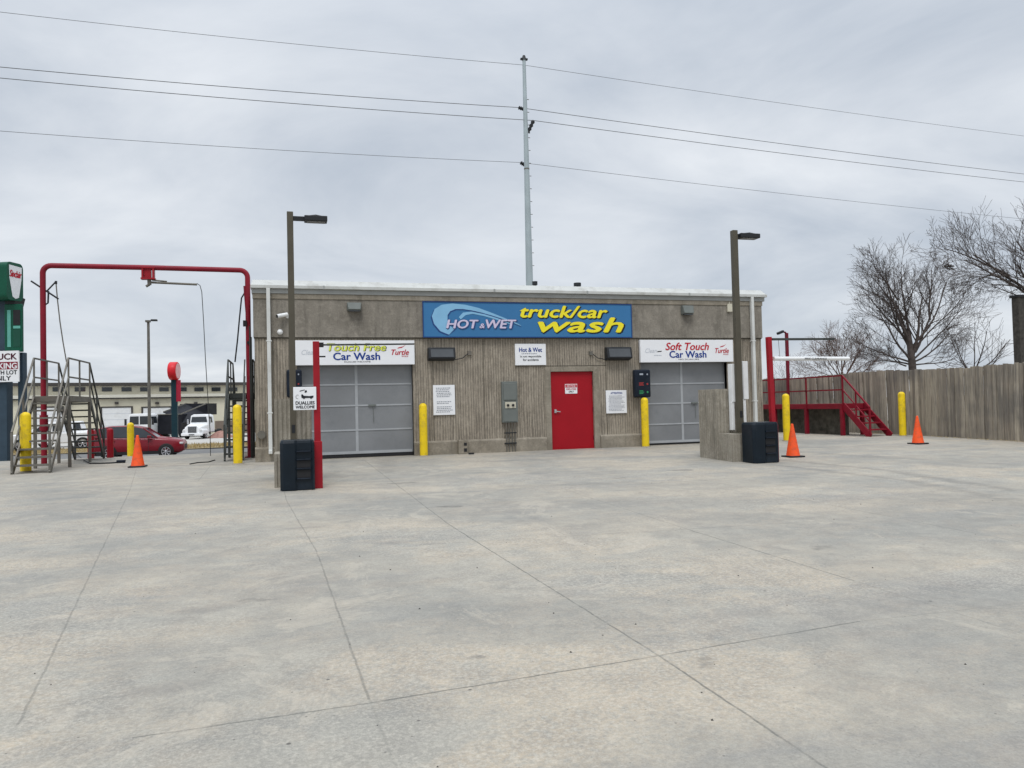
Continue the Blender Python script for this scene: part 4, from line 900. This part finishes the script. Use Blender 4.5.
tree(b0, L1, 'large bare tree with a forked trunk standing centre behind the fence', 11, 3, ([b0, W3(914, 390, D1), W3(912, 362, D1), W3(908, 330, D1)], [.22, .17, .15, .10]))
D2 = 27.
b1 = W3(1085, 440, D2); b1.z = 0
L2 = [limb((1060, 320), (1000, 278), D2, .3, .12), limb((1050, 310), (985, 248), D2, -.5, .10), limb((1065, 300), (1005, 246), D2, .8, .10), limb((1040, 300), (955, 268), D2, .2, .075), limb((1030, 288), (990, 288), D2, .9, .06),
      limb((1045, 300), (1028, 250), D2, -.8, .09), limb((1010, 276), (950, 242), D2, .3, .06), limb((1070, 300), (1085, 215), D2, 0, .1), limb((1075, 310), (1140, 240), D2, 0, .1), limb((1000, 270), (962, 290), D2, .3, .04)]
tree(b1, L2, 'bare tree reaching in from the right edge with its trunk outside the frame', 23, 3, ([b1, W3(1080, 370, D2), W3(1062, 318, D2), W3(1050, 300, D2)], [.3, .24, .2, .12]))
D3 = 38.
b2 = W3(842, 430, D3); b2.z = 0
L3 = [limb((842, 385), (838, 345), D3, .4, .06), limb((842, 380), (822, 352), D3, -.5, .05), limb((843, 380), (858, 350), D3, .4, .05), limb((842, 385), (812, 360), D3, .3, .04), limb((842, 380), (868, 345), D3, .4, .05), limb((842, 385), (828, 335), D3, .4, .05), limb((850, 385), (800, 372), D3, .1, .04), limb((842, 380), (875, 360), D3, -.1, .04), limb((843, 385), (868, 366), D3, -.4, .04), limb((842, 372), (848, 340), D3, 0, .05)]
tree(b2, L3, 'small bare tree low behind the red deck stairs', 31, 3, ([b2, W3(842, 400, D3), W3(842, 372, D3)], [.1, .08, .06]), mat='barkred')
L5 = [limb((970, 372), (950, 340), 30, .4, .05), limb((975, 372), (985, 330), 30, -.4, .05), limb((972, 374), (940, 352), 30, .2, .04), limb((978, 372), (1010, 340), 30, .4, .05), limb((978, 374), (1012, 360), 30, .3, .04), limb((975, 374), (965, 325), 30, .6, .04)]
b4 = W3(975, 440, 30); b4.z = 0
tree(b4, L5, 'bare thicket of fine twigs behind the right part of the fence', 47, 2, ([b4, W3(975, 400, 30), W3(975, 372, 30)], [.08, .06, .05]))
b3 = W3(790, 430, 45); b3.z = 0
L4 = [limb((790, 392), (780, 368), 45, .4, .03), limb((790, 392), (798, 366), 45, -.5, .03), limb((790, 390), (806, 374), 45, .4, .03), limb((790, 390), (772, 378), 45, .4, .03)]
tree(b3, L4, 'faint small bare tree between the building and the red deck', 41, 2, ([b3, W3(790, 405, 45), W3(790, 388, 45)], [.07, .06, .04]))
m = MB(); rr = random.Random(5); c = W3(948, 266, 27.3)
for i in range(70):
    a = Vector((rr.gauss(0, .11), rr.gauss(0, .11), rr.gauss(0, .07))); d = Vector((rr.gauss(0, 1), rr.gauss(0, 1), rr.gauss(0, .4))).normalized()*rr.uniform(.08, .22); m.tube([c+a-d/2, c+a+d/2], .010, 3)
m.tube([c, c+Vector((.02, 0, .45))], .02, 4); m.tube([c-Vector((.25, 0, .05)), c+Vector((.28, 0, 0))], .015, 4)
tag(m.build('bird_nest', 'bark'), 'dark twig nest caught in the branches between the two big bare trees', 'nest')

# ------------------------------------------------------------------ utility pole and wires
DP = 60.
pt = dep(524, 60, DP); pb2 = Vector((pt.x, pt.y, -1))
t = thing('utility_pole', pb2, 'very tall tapered grey steel utility pole rising behind the building', 'utility pole')
m = MB(); m.tube([(pt.x, pt.y, z) for z in (-1, 5, 10, 20, pt.z)], [.36, .33, .285, .2, .13], 14); m.build('shaft', 'polegrey', t)
m = MB(); m.tube([(pt.x, pt.y, 9.9), (pt.x, pt.y, 10.0)], .30, 14).tube([(pt.x, pt.y, 19.5), (pt.x, pt.y, 19.6)], .215, 14); m.build('joint_ring', 'steel', t)
m = MB(); m.tube([pt, pt+Vector((0, 0, .35))], [.2, .1], 10).box((pt.x-.28, pt.y-.1, pt.z+.0), (pt.x+.28, pt.y+.1, pt.z+.12)); m.build('cap', 'darkgrey', t)
A = [dep(523.5, 65, DP), dep(518.5, 107.5, DP), dep(533.5, 120.5, DP), dep(520.5, 162.5, DP)]
for k, (px, py) in enumerate(((524.3, 109.5), (528, 132.5), (525.5, 165.5))):
    base = dep(px, py, DP); tip = A[k+1]; m = MB(); n = 7
    pts = [base.lerp(tip, i/n) for i in range(n+1)]; m.tube(pts, [.1 if i % 2 else .17 for i in range(n+1)], 8); m.build('insulator', 'darkgrey', t)
# step lugs
m = MB()
for k in range(14): z = 12+k; m.box((pt.x+.15, pt.y-.02, z), (pt.x+.42-.008*k, pt.y+.02, z+.04))
m.build('step_bolt', 'steel', t)
ends = [((0, 12), (1024, 136)), ((0, 67), (1024, 174)), ((0, 78), (1024, 182)), ((0, 131), (1024, 219))]
lb = ['topmost overhead wire, fixed to the tip of the utility pole', 'second overhead wire from the top, fixed to the left side insulator', 'third overhead wire from the top, fixed to the right side insulator', 'lowest overhead wire, fixed to the lower insulator']
for k, ((l_, r_), lab) in enumerate(zip(ends, lb)):
    pl_, pr_ = dep(*l_, 49), dep(*r_, 85); A0 = A[k]; m = MB()
    for q in (pl_, pr_):
        d = q-A0; dh = math.hypot(d.x, d.y); sag = .55
        pts = []
        for i in range(25):
            f_ = i/24*1.9; p_ = A0+d*f_; p_.z -= sag*4*(f_/1.9)*(1-f_/1.9) - sag*4*(1/1.9)*(1-1/1.9)*f_
            pts.append(p_)
        m.tube(pts, .016 if k in (0, 3) else .024, 5)
    tag(m.build('overhead_wire', 'polewire'), lab, 'wire', 'overhead wires')

# ------------------------------------------------------------------ warehouse
a0 = dep(170, 436, 74); a0.z = LOW
ang = math.atan2(FW.y, FW.x)+math.atan(-1/.68)   # wall direction at 34 degrees from the image plane
wd = (rh*math.cos(math.atan(.68))+fh*math.sin(math.atan(.68))).normalized()
if wd.dot(rh) < 0: wd = -wd
WM = Matrix.Translation(Vector((a0.x, a0.y, 0))) @ Matrix.Rotation(math.atan2(wd.y, wd.x), 4, 'Z')
def wx(px, py):      # wall coordinates under a sight line
    d = ray(px, py); n = Vector((-wd.y, wd.x, 0)); s = (a0-CAM).dot(n)/d.dot(n); p = CAM+d*s; return (p-a0).dot(wd), p.z
def mw(): return MB(WM)
t = thing('warehouse', a0, 'long cream metal warehouse with white overhead doors across the street', 'building')
zE = wx(170, 385.5)[1]; zM = wx(170, 397)[1]
m = mw(); m.box((-60, 0, LOW), (30, 25, zE)); m.build('wall', 'tanwall', t)
m = mw(); m.box((-60.4, -.5, zE), (30.4, 25.4, zE+.28)); m.build('roof', 'wroof', t)
m = mw(); m.box((-60, -.35, zM), (30, .01, zM+.28)); m.build('canopy', 'wtrim', t)
m = mw(); m.box((-60, -.3, zM-.12), (30, .008, zM)); m.build('painted_canopy_shadow', 'wroof', t)  # dark strip painted in as the shade below the canopy
for px in (58, 80, 107, 126.5, 145, 164, 182, 199, 216, 233):
    x_, z_ = wx(px, 389.3); m = mw(); m.box((x_-.42, -.06, z_-.2), (x_+.42, .03, z_+.2)); f_ = m.build('window', 'glass', t); m = mw(); m.box((x_-.46, -.065, z_+.2), (x_+.46, .03, z_+.26)); m.build('frame', 'wtrim', f_)
for l_, r_ in ((102, 131), (143, 170.5), (178, 208.5), (36, 62)):
    x0_, z0_ = wx(l_, 408); x1_, _ = wx(r_, 408); m = mw(); m.box((x0_, -.05, LOW), (x1_, .03, z0_)); o_ = m.build('overhead_door', 'white', t)
    m = mw(); m.box((x0_-.15, -.09, LOW), (x0_, .02, z0_+.12)).box((x1_, -.09, LOW), (x1_+.15, .02, z0_+.12)).box((x0_, -.09, z0_), (x1_, .02, z0_+.12)); m.build('door_frame', 'wroof', o_)
    m = mw()
    for k in range(1, 5): zz = lerp(LOW, z0_, k/5); m.box((x0_, -.054, zz), (x1_, -.048, zz+.03))
    m.build('panel_line', 'inkgrey', o_)
for px in (116.5, 157, 195.5, 70): x_, z_ = wx(px, 403); m = mw(); m.box((x_-.15, -.2, z_-.12), (x_+.15, 0, z_+.1)); m.build('wall_lamp', 'wroof', t)
x0_, z0_ = wx(215, 421); x1_, _ = wx(250, 421); m = mw(); m.box((x0_, -.06, LOW), (x1_+8, .02, z0_)); m.build('wainscot', 'brownw', t)

# ------------------------------------------------------------------ vehicles
def wheel(MX, x, y, r, wdt, parent, rim='alloy', spokes=7, side=-1):
    w_ = MB(MX); n = 24
    w_.lathe((x, y, r), [(r*.62, -wdt/2), (r*.93, -wdt/2), (r, -wdt*.36), (r, wdt*.36), (r*.93, wdt/2), (r*.62, wdt/2), (r*.62, -wdt/2)], n, 'y')
    ty = w_.build('wheel', 'tyre', parent)
    s_ = MB(MX); yo = y+side*wdt*.38
    s_.lathe((x, yo, r), [(r*.64, side*.04), (r*.58, side*.045), (r*.56, 0), (r*.60, -side*.1)], n, 'y')
    for k in range(spokes):
        a = 2*math.pi*k/spokes; s_.bar((x+math.cos(a)*r*.08, yo, r+math.sin(a)*r*.08), (x+math.cos(a)*r*.6, yo+side*.02, r+math.sin(a)*r*.6), .05, .03, (0, 1, 0))
    s_.lathe((x, yo, r), [(.001, side*.05), (r*.14, side*.045), (r*.16, 0)], 12, 'y'); s_.build('rim', rim, ty)
    s_ = MB(MX); s_.lathe((x, y, r), [(.001, side*wdt*.15), (r*.6, side*wdt*.15)], n, 'y'); s_.build('brake_disc', 'dark', ty)
def suv(front, lbl):
    t = thing('parked_car', front, lbl, 'car'); MX = Matrix.Translation(front) @ Matrix.Diagonal((.91, .96, .97, 1))   # car runs along -X from its nose
    L_, W_ = 4.62, 1.84; y0, y1 = 0, W_
    # lower body: lofted sections along X; each (x, z_bottom, z_belt, half width)
    secs = [(0, .42, .72, .62), (-.08, .34, .84, .78), (-.35, .26, .93, .88), (-.8, .24, 1.0, .915), (-1.35, .24, 1.06, .92), (-2.2, .24, 1.08, .92), (-3.2, .24, 1.12, .92), (-4.0, .26, 1.14, .90), (-4.4, .32, 1.12, .87), (-4.58, .42, 1.05, .80), (-4.62, .5, .95, .74)]
    m = MB(MX); vs = []; fs = []; K = 12
    for x, zb, zt_, hw in secs:
        hm = (zb+zt_)/2
        ring = [(-hw*.9, zb), (-hw, zb+.12), (-hw*1.01, hm), (-hw*.985, zt_-.12), (-hw*.93, zt_-.02), (-hw*.6, zt_+.02), (hw*.6, zt_+.02), (hw*.93, zt_-.02), (hw*.985, zt_-.12), (hw*1.01, hm), (hw, zb+.12), (hw*.9, zb)]
        vs += [(x, W_/2+a, z) for a, z in ring]
    n = len(secs)
    for i in range(n-1):
        for j in range(K): j2 = (j+1) % K; fs.append((i*K+j, (i+1)*K+j, (i+1)*K+j2, i*K+j2))
    m.add(vs, fs, True); m.add(vs[:K], [tuple(range(K))]); m.add(vs[-K:], [tuple(reversed(range(K)))]); bo = m.build('body', 'carred', t)
    # cabin
    m = MB(MX); prof = [(-1.28, 1.04), (-2.0, 1.52), (-2.5, 1.62), (-3.6, 1.62), (-4.2, 1.52), (-4.5, 1.10)]
    vs = []
    for x, z in prof: k_ = .86-.16*(z-1.04)/.58; vs += [(x, W_/2-k_, z), (x, W_/2+k_, z)]
    lowv = [(x, W_/2+s*.86, 1.03) for x in (-1.28, -4.5) for s in (-1, 1)]
    side = [tuple(2*i for i in range(6)), tuple(2*i+1 for i in reversed(range(6)))]
    m.add(vs, side+[(2*i, 2*i+1, 2*i+3, 2*i+2) for i in range(5)]); m.build('window', 'glass', t)
    m = MB(MX); v2 = [(-1.95, 1.535), (-2.5, 1.655), (-3.6, 1.655), (-4.3, 1.53)]
    vs = [];
    for x, z in v2: vs += [(x, W_/2-.71, z-.03), (x, W_/2+.71, z-.03), (x, W_/2+.6, z+.01), (x, W_/2-.6, z+.01)]
    fs = []
    for i in range(3):
        for j in range(4): j2 = (j+1) % 4; fs.append((i*4+j, i*4+j2, (i+1)*4+j2, (i+1)*4+j))
    m.add(vs, fs+[(0, 1, 2, 3), (12, 15, 14, 13)]); m.build('roof', 'carred', t)
    for s in (-1, 1):
        def pp(x, z): k_ = .865-.16*(z-1.04)/.58; return (x, W_/2+s*k_, z)
        MB(MX).bar(pp(-1.28, 1.04), pp(-1.98, 1.53), .05, .06).build('pillar', 'carred', t)
        for xa, za, xb, zb_, wq in ((-2.62, 1.05, -2.68, 1.62, .07), (-3.62, 1.08, -3.7, 1.6, .08), (-4.1, 1.1, -4.2, 1.52, .3)): MB(MX).bar(pp(xa, za), pp(xb, zb_), .05, wq, (1, 0, 0)).build('pillar', 'dark' if wq == .07 else 'carred', t)
    m = MB(MX); m.bar((-1.4, -.005, 1.05), (-4.3, -.005, 1.12), .03, .025); m.bar((-.5, .0, .33), (-4.2, .0, .33), .04, .14); m.build('side_trim', 'dark', t)
    for x in (-1.72, -2.66, -3.62): m = MB(MX); m.box((x, -.012, .36), (x+.015, .02, 1.03)); m.build('door_gap', 'dark', t)
    for x in (-2.35, -3.3): m = MB(MX); m.box((x-.18, -.035, .93), (x, -.01, .97)); m.build('door_handle', 'carred', t)
    m = MB(MX); m.box((-1.75, -.16, 1.03), (-1.55, -.02, 1.17)); m.build('mirror', 'carred', t, .02)
    for x in (-.86, -3.60):
        m = MB(MX); m.lathe((x, .02, .36), [(.34, .0), (.385, -.012), (.39, -.03), (.36, -.035)], 24, 'y'); m.build('wheel_arch', 'dark', t)
        wheel(MX, x, .07, .355, .24, t); wheel(MX, x, W_-.07, .355, .24, t, side=1)
    for yy in (.25, W_-.25): m = MB(MX); m.box((-.22, yy-.16, .70), (-.04, yy+.16, .80)); m.build('headlight', 'lamp', t, .02)
    m = MB(MX); m.box((-.06, .45, .45), (.01, W_-.45, .68)); m.build('grille', 'dark', t, .02)
    for yy in (.12, W_-.12): m = MB(MX); m.box((-4.62, yy-.08, .85), (-4.4, yy+.08, 1.05)); m.build('tail_light', 'tail', t, .02)
    m = MB(MX); m.box((-.3, .02, .24), (-4.3, W_-.02, .3)); m.build('underbody', 'dark', t)
    return t
f0 = at(183.5, 440, 20.0)
suv(Vector((f0.x, 20.0, LOW)), 'dark red SUV parked side-on in the street beyond the wash lane')
def MT2(p, deg, sc=1.): return Matrix.Translation(Vector((p.x, p.y, LOW))) @ Matrix.Rotation(R_(deg), 4, 'Z') @ Matrix.Scale(sc, 4)
def hood_truck(p, deg, lbl):     # front faces -Y in local coordinates, X across
    MX = MT2(p, deg, .75); t = thing('truck', (p.x, p.y, LOW), lbl, 'truck')
    m = MB(MX)
    vs = []; fs = []
    secs = [(-2.9, .75, .6, 1.35), (-2.75, .88, .55, 1.5), (-1.6, .98, .55, 1.72), (-.9, 1.02, .55, 1.8)]
    for y, hw, zb, zt_ in secs: vs += [(-hw, y, zb), (hw, y, zb), (hw, y, zt_-.25), (hw*.7, y, zt_), (-hw*.7, y, zt_), (-hw, y, zt_-.25)]
    for i in range(3):
        for j in range(6): j2 = (j+1) % 6; fs.append((i*6+j, i*6+j2, (i+1)*6+j2, (i+1)*6+j))
    m.add(vs, fs+[(5, 4, 3, 2, 1, 0)]); m.build('hood', 'truckwhite', t, .05)
    m = MB(MX); m.prism([(-1.05, .7), (1.05, .7), (1.05, 1.75), (.92, 2.55), (.6, 2.7), (-.6, 2.7), (-.92, 2.55), (-1.05, 1.75)], -.9, .9); m.build('cab', 'truckwhite', t, .05)
    m = MB(MX); m.add([(-.9, -.93, 1.82), (.9, -.93, 1.82), (.78, -.91, 2.42), (-.78, -.91, 2.42)], [(0, 1, 2, 3)]); m.build('windshield', 'glass', t)
    for s in (-1, 1):
        m = MB(MX); m.add([(s*1.056, -.7, 1.75), (s*1.056, .3, 1.75), (s*.95, .25, 2.4), (s*.965, -.6, 2.4)], [(0, 1, 2, 3)]); m.build('side_window', 'glass', t)
        m = MB(MX); m.prism([(s*.70, .55), (s*1.12, .55), (s*1.14, .95), (s*1.0, 1.12), (s*.75, 1.15)], -2.8, -1.3); m.build('fender', 'truckwhite', t, .06)
        m = MB(MX); m.box((s*.78, -2.9, .85), (s*1.05, -2.79, 1.05)); m.build('headlight', 'lamp', t, .03)
        m = MB(MX); m.box((s*1.12, -1.05, 1.6), (s*1.3, -.95, 2.15)); m.build('mirror', 'chrome', t, .02)
        wheel(MX @ Matrix.Rotation(R_(90), 4, 'Z'), -1.9, s*-.95, .5, .28, t, 'chrome', 5, -s)
        wheel(MX @ Matrix.Rotation(R_(90), 4, 'Z'), 2.6, s*-.95, .5, .4, t, 'chrome', 5, -s)
    m = MB(MX); m.box((-.45, -2.97, .72), (.45, -2.88, 1.38)); g = m.build('grille', 'darkgrey', t, .02)
    m = MB(MX); 
    for k in range(8): m.box((-.42+.11*k, -2.99, .75), (-.39+.11*k, -2.96, 1.35))
    m.box((-.5, -2.98, 1.36), (.5, -2.9, 1.42)); m.build('grille_bar', 'chrome', g)
    m = MB(MX); m.box((-1.15, -3.1, .38), (1.15, -2.85, .68)); m.build('bumper', 'truckwhite', t, .04)
    m = MB(MX); m.box((-.3, -3.12, .45), (.3, -3.1, .55)); m.build('license_plate', 'dark', t)
    m = MB(MX); m.box((-.45, .9, .6), (.45, 4., .85)); m.build('chassis', 'dark', t)
    return t
hood_truck(dep(202.5, 437, 65), -15, 'white bonneted truck parked in front of the warehouse right of the dark pylon')
def flat_truck(p, deg, lbl):
    MX = MT2(p, deg, .84); t = thing('truck', (p.x, p.y, LOW), lbl, 'truck')
    m = MB(MX); m.prism([(-1.15, .5), (1.15, .5), (1.18, 1.6), (1.05, 2.5), (.8, 2.62), (-.8, 2.62), (-1.05, 2.5), (-1.18, 1.6)], -1, 1); m.build('cab', 'truckwhite', t, .06)
    m = MB(MX); m.add([(-1.0, -1.01, 1.5), (1.0, -1.01, 1.5), (.92, -1.01, 2.35), (-.92, -1.01, 2.35)], [(0, 1, 2, 3)]); m.build('windshield', 'glass', t)
    m = MB(MX); m.box((-.04, -1.03, 1.5), (.04, -1.012, 2.35)); m.build('windshield_divider', 'truckwhite', t)
    for s in (-1, 1):
        m = MB(MX); m.box((s*1.25, -1.1, 1.45), (s*1.45, -1.0, 2.1)); m.build('mirror', 'dark', t)
        m = MB(MX); m.box((s*.75, -1.04, .75), (s*1.05, -.98, .95)); m.build('headlight', 'lamp', t)
        m = MB(MX); m.add([(s*1.19, -.8, 1.6), (s*1.19, .6, 1.6), (s*1.08, .6, 2.3), (s*1.08, -.8, 2.3)], [(0, 1, 2, 3)]); m.build('side_window', 'glass', t)
        wheel(MX @ Matrix.Rotation(R_(90), 4, 'Z'), -.3, s*-1.0, .48, .28, t, 'chrome', 5, -s); wheel(MX @ Matrix.Rotation(R_(90), 4, 'Z'), 4., s*-1.0, .48, .28, t, 'chrome', 5, -s)
    m = MB(MX); m.box((-.7, -1.03, .8), (.7, -.99, 1.2)); m.build('grille', 'dark', t)
    m = MB(MX); m.box((-1.2, -1.12, .35), (1.2, -.95, .65)); m.build('bumper', 'truckwhite', t, .03)
    m = MB(MX); m.box((-.45, 1, .55), (.45, 5, .8)); m.build('chassis', 'dark', t)
flat_truck(dep(143.5, 437, 67), -12, 'white flat-nosed truck seen above the roof of the red car')
# tilted dump box
p = dep(171, 437, 67.5); MX = MT2(p, -20, .98); t = thing('dump_trailer', (p.x, p.y, LOW), 'black steel dump trailer with a raised box beside the dark pylon', 'trailer')
m = MB(MX); m.add([(-1.2, 0, .35), (.9, 0, .35), (.9, 0, 2.1), (-1.2, 0, 2.1), (-1.2, 2.2, .35), (.9, 2.2, .35), (.9, 2.2, 2.1), (-1.2, 2.2, 2.1)], [(0, 1, 2, 3), (1, 5, 6, 2), (5, 4, 7, 6), (4, 0, 3, 7), (0, 4, 5, 1)]); m.build('rear_box', 'dumpster', t)
m = MB(MX)
m.add([(-.6, .3, 2.15), (.95, .3, 1.3), (2.3, 2.2, 2.0), (2.2, 2.2, 3.0), (.2, 2.2, 3.1), (-.9, .3, 2.3)], [(0, 1, 2, 3, 4, 5)])
m.box((-.3, 2.25, 2.0), (2.3, 4.2, 3.05)); m.build('raised_box', 'dumpster', t)
m = MB(MX); m.bar((.9, -.02, 2.1), (2.3, 2.15, 3.05), .08, .1); m.bar((-1.2, -.02, 2.12), (.92, -.02, 2.12), .08, .08); m.bar((-.8, .2, 2.35), (.4, 2.1, 3.1), .06, .08); m.build('top_rail', 'steel', t)
for s in (-1.0, .7): wheel(MX @ Matrix.Rotation(R_(90), 4, 'Z'), .6, -s, .35, .25, t, 'steel', 5, -1)
# gravel heap
p = dep(221, 437.5, 65); m = MB(); rr = random.Random(3)
vs = []; fs = []; n = 26
for i in range(7):
    for j in range(n): a = 2*math.pi*j/n; r = 1.05*(1-i/6)**.7; vs.append((p.x+r*math.cos(a)*(1+rr.uniform(-.12, .12)), p.y+r*math.sin(a), LOW+(.62*i/6)**1.0+rr.uniform(-.03, .03)))
for i in range(6):
    for j in range(n): j2 = (j+1) % n; fs.append((i*n+j, i*n+j2, (i+1)*n+j2, (i+1)*n+j))
m.add(vs, fs); tag(m.build('gravel_heap', 'stone'), 'low reddish heap of rubble right of the white bonneted truck', 'heap')
# white pickups seen through the left stairs
def pickup(p, deg, lbl, mat='truckwhite'):
    MX = MT2(p, deg); t = thing('parked_car', (p.x, p.y, LOW), lbl, 'pickup')
    m = MB(MX); m.prism([(0, .45), (5.3, .45), (5.3, 1.12), (3.1, 1.12), (3.0, 1.12), (1.5, 1.12), (.15, 1.02), (0, .8)], 0, 1.9); m.build('body', mat, t, .06)
    m = MB(MX); m.prism([(1.3, 1.13), (2.0, 1.75), (3.15, 1.78), (3.35, 1.13)], .1, 1.8); m.build('cab', mat, t, .06)
    m = MB(MX); m.prism([(1.62, 1.2), (2.08, 1.66), (2.55, 1.68), (2.55, 1.2)], .09, 1.81).prism([(2.65, 1.2), (2.65, 1.68), (3.05, 1.68), (3.15, 1.2)], .09, 1.81); m.build('side_window', 'glass', t)
    m = MB(MX); m.add([(1.36, .2, 1.2), (1.93, .28, 1.7), (1.93, 1.62, 1.7), (1.36, 1.7, 1.2)], [(0, 1, 2, 3)]); m.build('windshield', 'glass', t)
    for x in (.95, 4.3):
        wheel(MX, x, .1, .4, .25, t, 'alloy', 6, -1); wheel(MX, x, 1.8, .4, .25, t, 'alloy', 6, 1)
    m = MB(MX); m.box((-.06, .05, .45), (.1, 1.85, .65)); m.build('bumper', 'chrome', t, .02)
    for yy in (.2, 1.7): m = MB(MX); m.box((-.02, yy-.14, .8), (.1, yy+.14, .98)); m.build('headlight', 'lamp', t)
pickup(dep(28, 437, 52), 8, 'white pickup truck glimpsed between the steps of the left stair platform')
pickup(dep(2, 437, 47), 10, 'white pickup truck at the far left behind the sign pillars')

# ------------------------------------------------------------------ round red pylon sign, street lamp
p = dep(175, 437, 50); t = thing('pylon_sign', (p.x, p.y, LOW), 'dark teal pylon carrying a round red sign in front of the trucks', 'sign')
zt_ = dep(175, 381, 50).z
m = MB(); m.box((p.x-.18, p.y-.18, LOW), (p.x+.18, p.y+.18, zt_+.2)); m.build('pylon', 'pylon', t, .02)
c = dep(174, 371, 50)
MXs = Matrix.Translation(c) @ Matrix.Rotation(R_(80), 4, 'Z')
m = MB(MXs); n = 28; m.lathe((0, 0, 0), [(.001, -.25), (.55, -.25), (.59, -.21), (.59, .21), (.55, .25), (.001, .25)], n, 'y'); m.build('round_cabinet', paint('bright_red_cabinet', (.62, .02, .03), .4, .1), t)
m = MB(MXs); m.lathe((0, 0, 0), [(.49, -.255), (.001, -.256)], n, 'y'); m.build('sign_face', paint('pale_red_face', (.72, .42, .42), .4, .1), t)
c2 = dep(178, 390, 50); m = MB(Matrix.Translation(c2) @ Matrix.Rotation(R_(38), 4, 'Z')); m.box((-.1, -.1, -.75), (.14, .1, .65)); m.build('lower_panel', paint('magenta_red_face', (.42, .02, .05), .4, .1), t)
p = dep(149.5, 430, 46); t = thing('street_lamp', (p.x, p.y, LOW), 'tall grey street lamp with a single short arm in front of the warehouse', 'street lamp')
z_ = dep(149.5, 321, 46).z
m = MB(); m.tube([(p.x, p.y, LOW), (p.x, p.y, z_)], [.10, .075], 10).box((p.x-.15, p.y-.15, z_-.05), (p.x+.12, p.y+.12, z_+.06)); m.build('pole', 'steel', t)
m = MB(); m.tube([(p.x, p.y, z_), (p.x+.2, p.y, z_+.06)], .04, 6).box((p.x+.15, p.y-.15, z_+.02), (p.x+.5, p.y+.15, z_+.12)); m.build('lamp_head', 'darkgrey', t, .02)

# ------------------------------------------------------------------ filling station pylon at the left edge
DG = 25.
c = dep(3, 345, DG)
face = Matrix.Translation(Vector((c.x, c.y, 0))) @ Matrix.Rotation(math.atan2(rh.y, rh.x), 4, 'Z')   # local X across the view
def lz(py, px=8): return dep(px, py, DG).z
def lx(px): return (px-3)*DG/FPX
t = thing('fuel_price_sign', (c.x, c.y, h(c.x, c.y)), 'tall green fuel price sign with red script cut off by the left edge', 'sign')
zb = h(c.x, c.y)-.6
m = MB(face); m.box((lx(-11), .2, zb), (lx(-4.), .55, lz(298))); m.build('pillar', 'pillarblue', t, .02)
m = MB(face); m.box((lx(-3), .1, zb), (lx(4.5), .42, lz(300))); m.build('pillar', 'pillarblue', t, .02)
m = MB(face); m.box((lx(12.5), .25, zb), (lx(17.5), .5, lz(352))); m.build('pillar', 'pillarblue', t, .02)
# upper cabinet: turned so its face looks to the right
cab = Matrix.Translation(dep(7, 280, DG-.3)) @ Matrix.Rotation(math.atan2(rh.y, rh.x)+R_(84), 4, 'Z') @ Matrix.Diagonal((.82, 1, 1, 1))
hz = (298-260)/2*DG/FPX
def rr_(x0, x1, z0, z1, r, n=5):
    out = []
    for cx_, cz_, a0_ in ((x1-r, z1-r, 0), (x0+r, z1-r, 90), (x0+r, z0+r, 180), (x1-r, z0+r, 270)):
        out += [(cx_+r*math.cos(R_(a0_+90*i/n)), cz_+r*math.sin(R_(a0_+90*i/n))) for i in range(n+1)]
    return out
m = MB(cab); m.prism(rr_(-.02, .86, -hz, hz, .18), -.0, .95); m.build('logo_cabinet', 'gasgreen', t)
m = MB(cab); m.add([(x, -.006, z) for x, z in [(.10, .52), (.78, .50), (.76, .1), (.62, -.5), (.44, -.56), (.28, -.5), (.12, .1)]], [tuple(range(7))]); m.build('shield', 'signwhite', t)
text('Sinclair', .14, .14, .75, .36, -.012, 'inkred', t, .05, .2, mtx=cab)
# price cabinet
m = MB(face); m.box((lx(4.5), .0, lz(352)), (lx(22), .1, lz(304))); pc = m.build('price_cabinet', 'gasgreen', t, .02)
m = MB(face); m.box((lx(7.5), -.01, lz(347)), (lx(11), -.002, lz(310))); m.build('price_strip', 'teal', t)
m = MB(face); m.box((lx(13.5), -.01, lz(325)), (lx(20.5), -.002, lz(310))); m.build('price_screen', 'dark', t)
m = MB(face); m.box((lx(13.5), -.01, lz(347)), (lx(20.5), -.002, lz(330))); m.build('price_screen', 'gasdark', t)
m = MB(face); m.box((lx(13.5), -.012, lz(328.6)), (lx(20.5), -.002, lz(326))); m.build('price_strip', 'teal', t)
m = MB(face); m.prism([(lx(5), lz(305)), (lx(14), lz(305)), (lx(16), lz(297)), (lx(8), lz(292)), (lx(5), lz(298))], .02, .5); m.build('neck', 'darkgrey', t)
# truck parking board
t = thing('parking_sign', (c.x, c.y, lz(382)), 'white and maroon truck parking board at the left edge below the fuel price sign', 'sign')
x0_, x1_ = lx(-16), lx(19.8); y_ = -.06
m = MB(face); m.box((x0_, y_, lz(382)), (x1_, y_+.05, lz(351))); m.build('sign_board', 'signwhite', t)
m = MB(face); m.box((x0_+.03, y_-.003, lz(369.5)), (x1_-.03, y_-.0005, lz(362))); m.build('band', paint('maroon_vinyl', (.22, .012, .03), .4, .02), t)
text('TRUCK', lx(-13), lz(359.7), lx(17.8), lz(353.7), y_-.004, 'inkmaroon', t, .05, mtx=face)
text('PARKING', lx(-14), lz(368.8), lx(17.8), lz(363.2), y_-.006, 'signwhite', t, .04, mtx=face)
text('NORTH LOT', lx(-14), lz(374.6), lx(18), lz(370.5), y_-.004, 'inkblack', t, .04, mtx=face)
text('ONLY', lx(-9), lz(380.5), lx(12), lz(376), y_-.004, 'inkblack', t, .04, mtx=face)
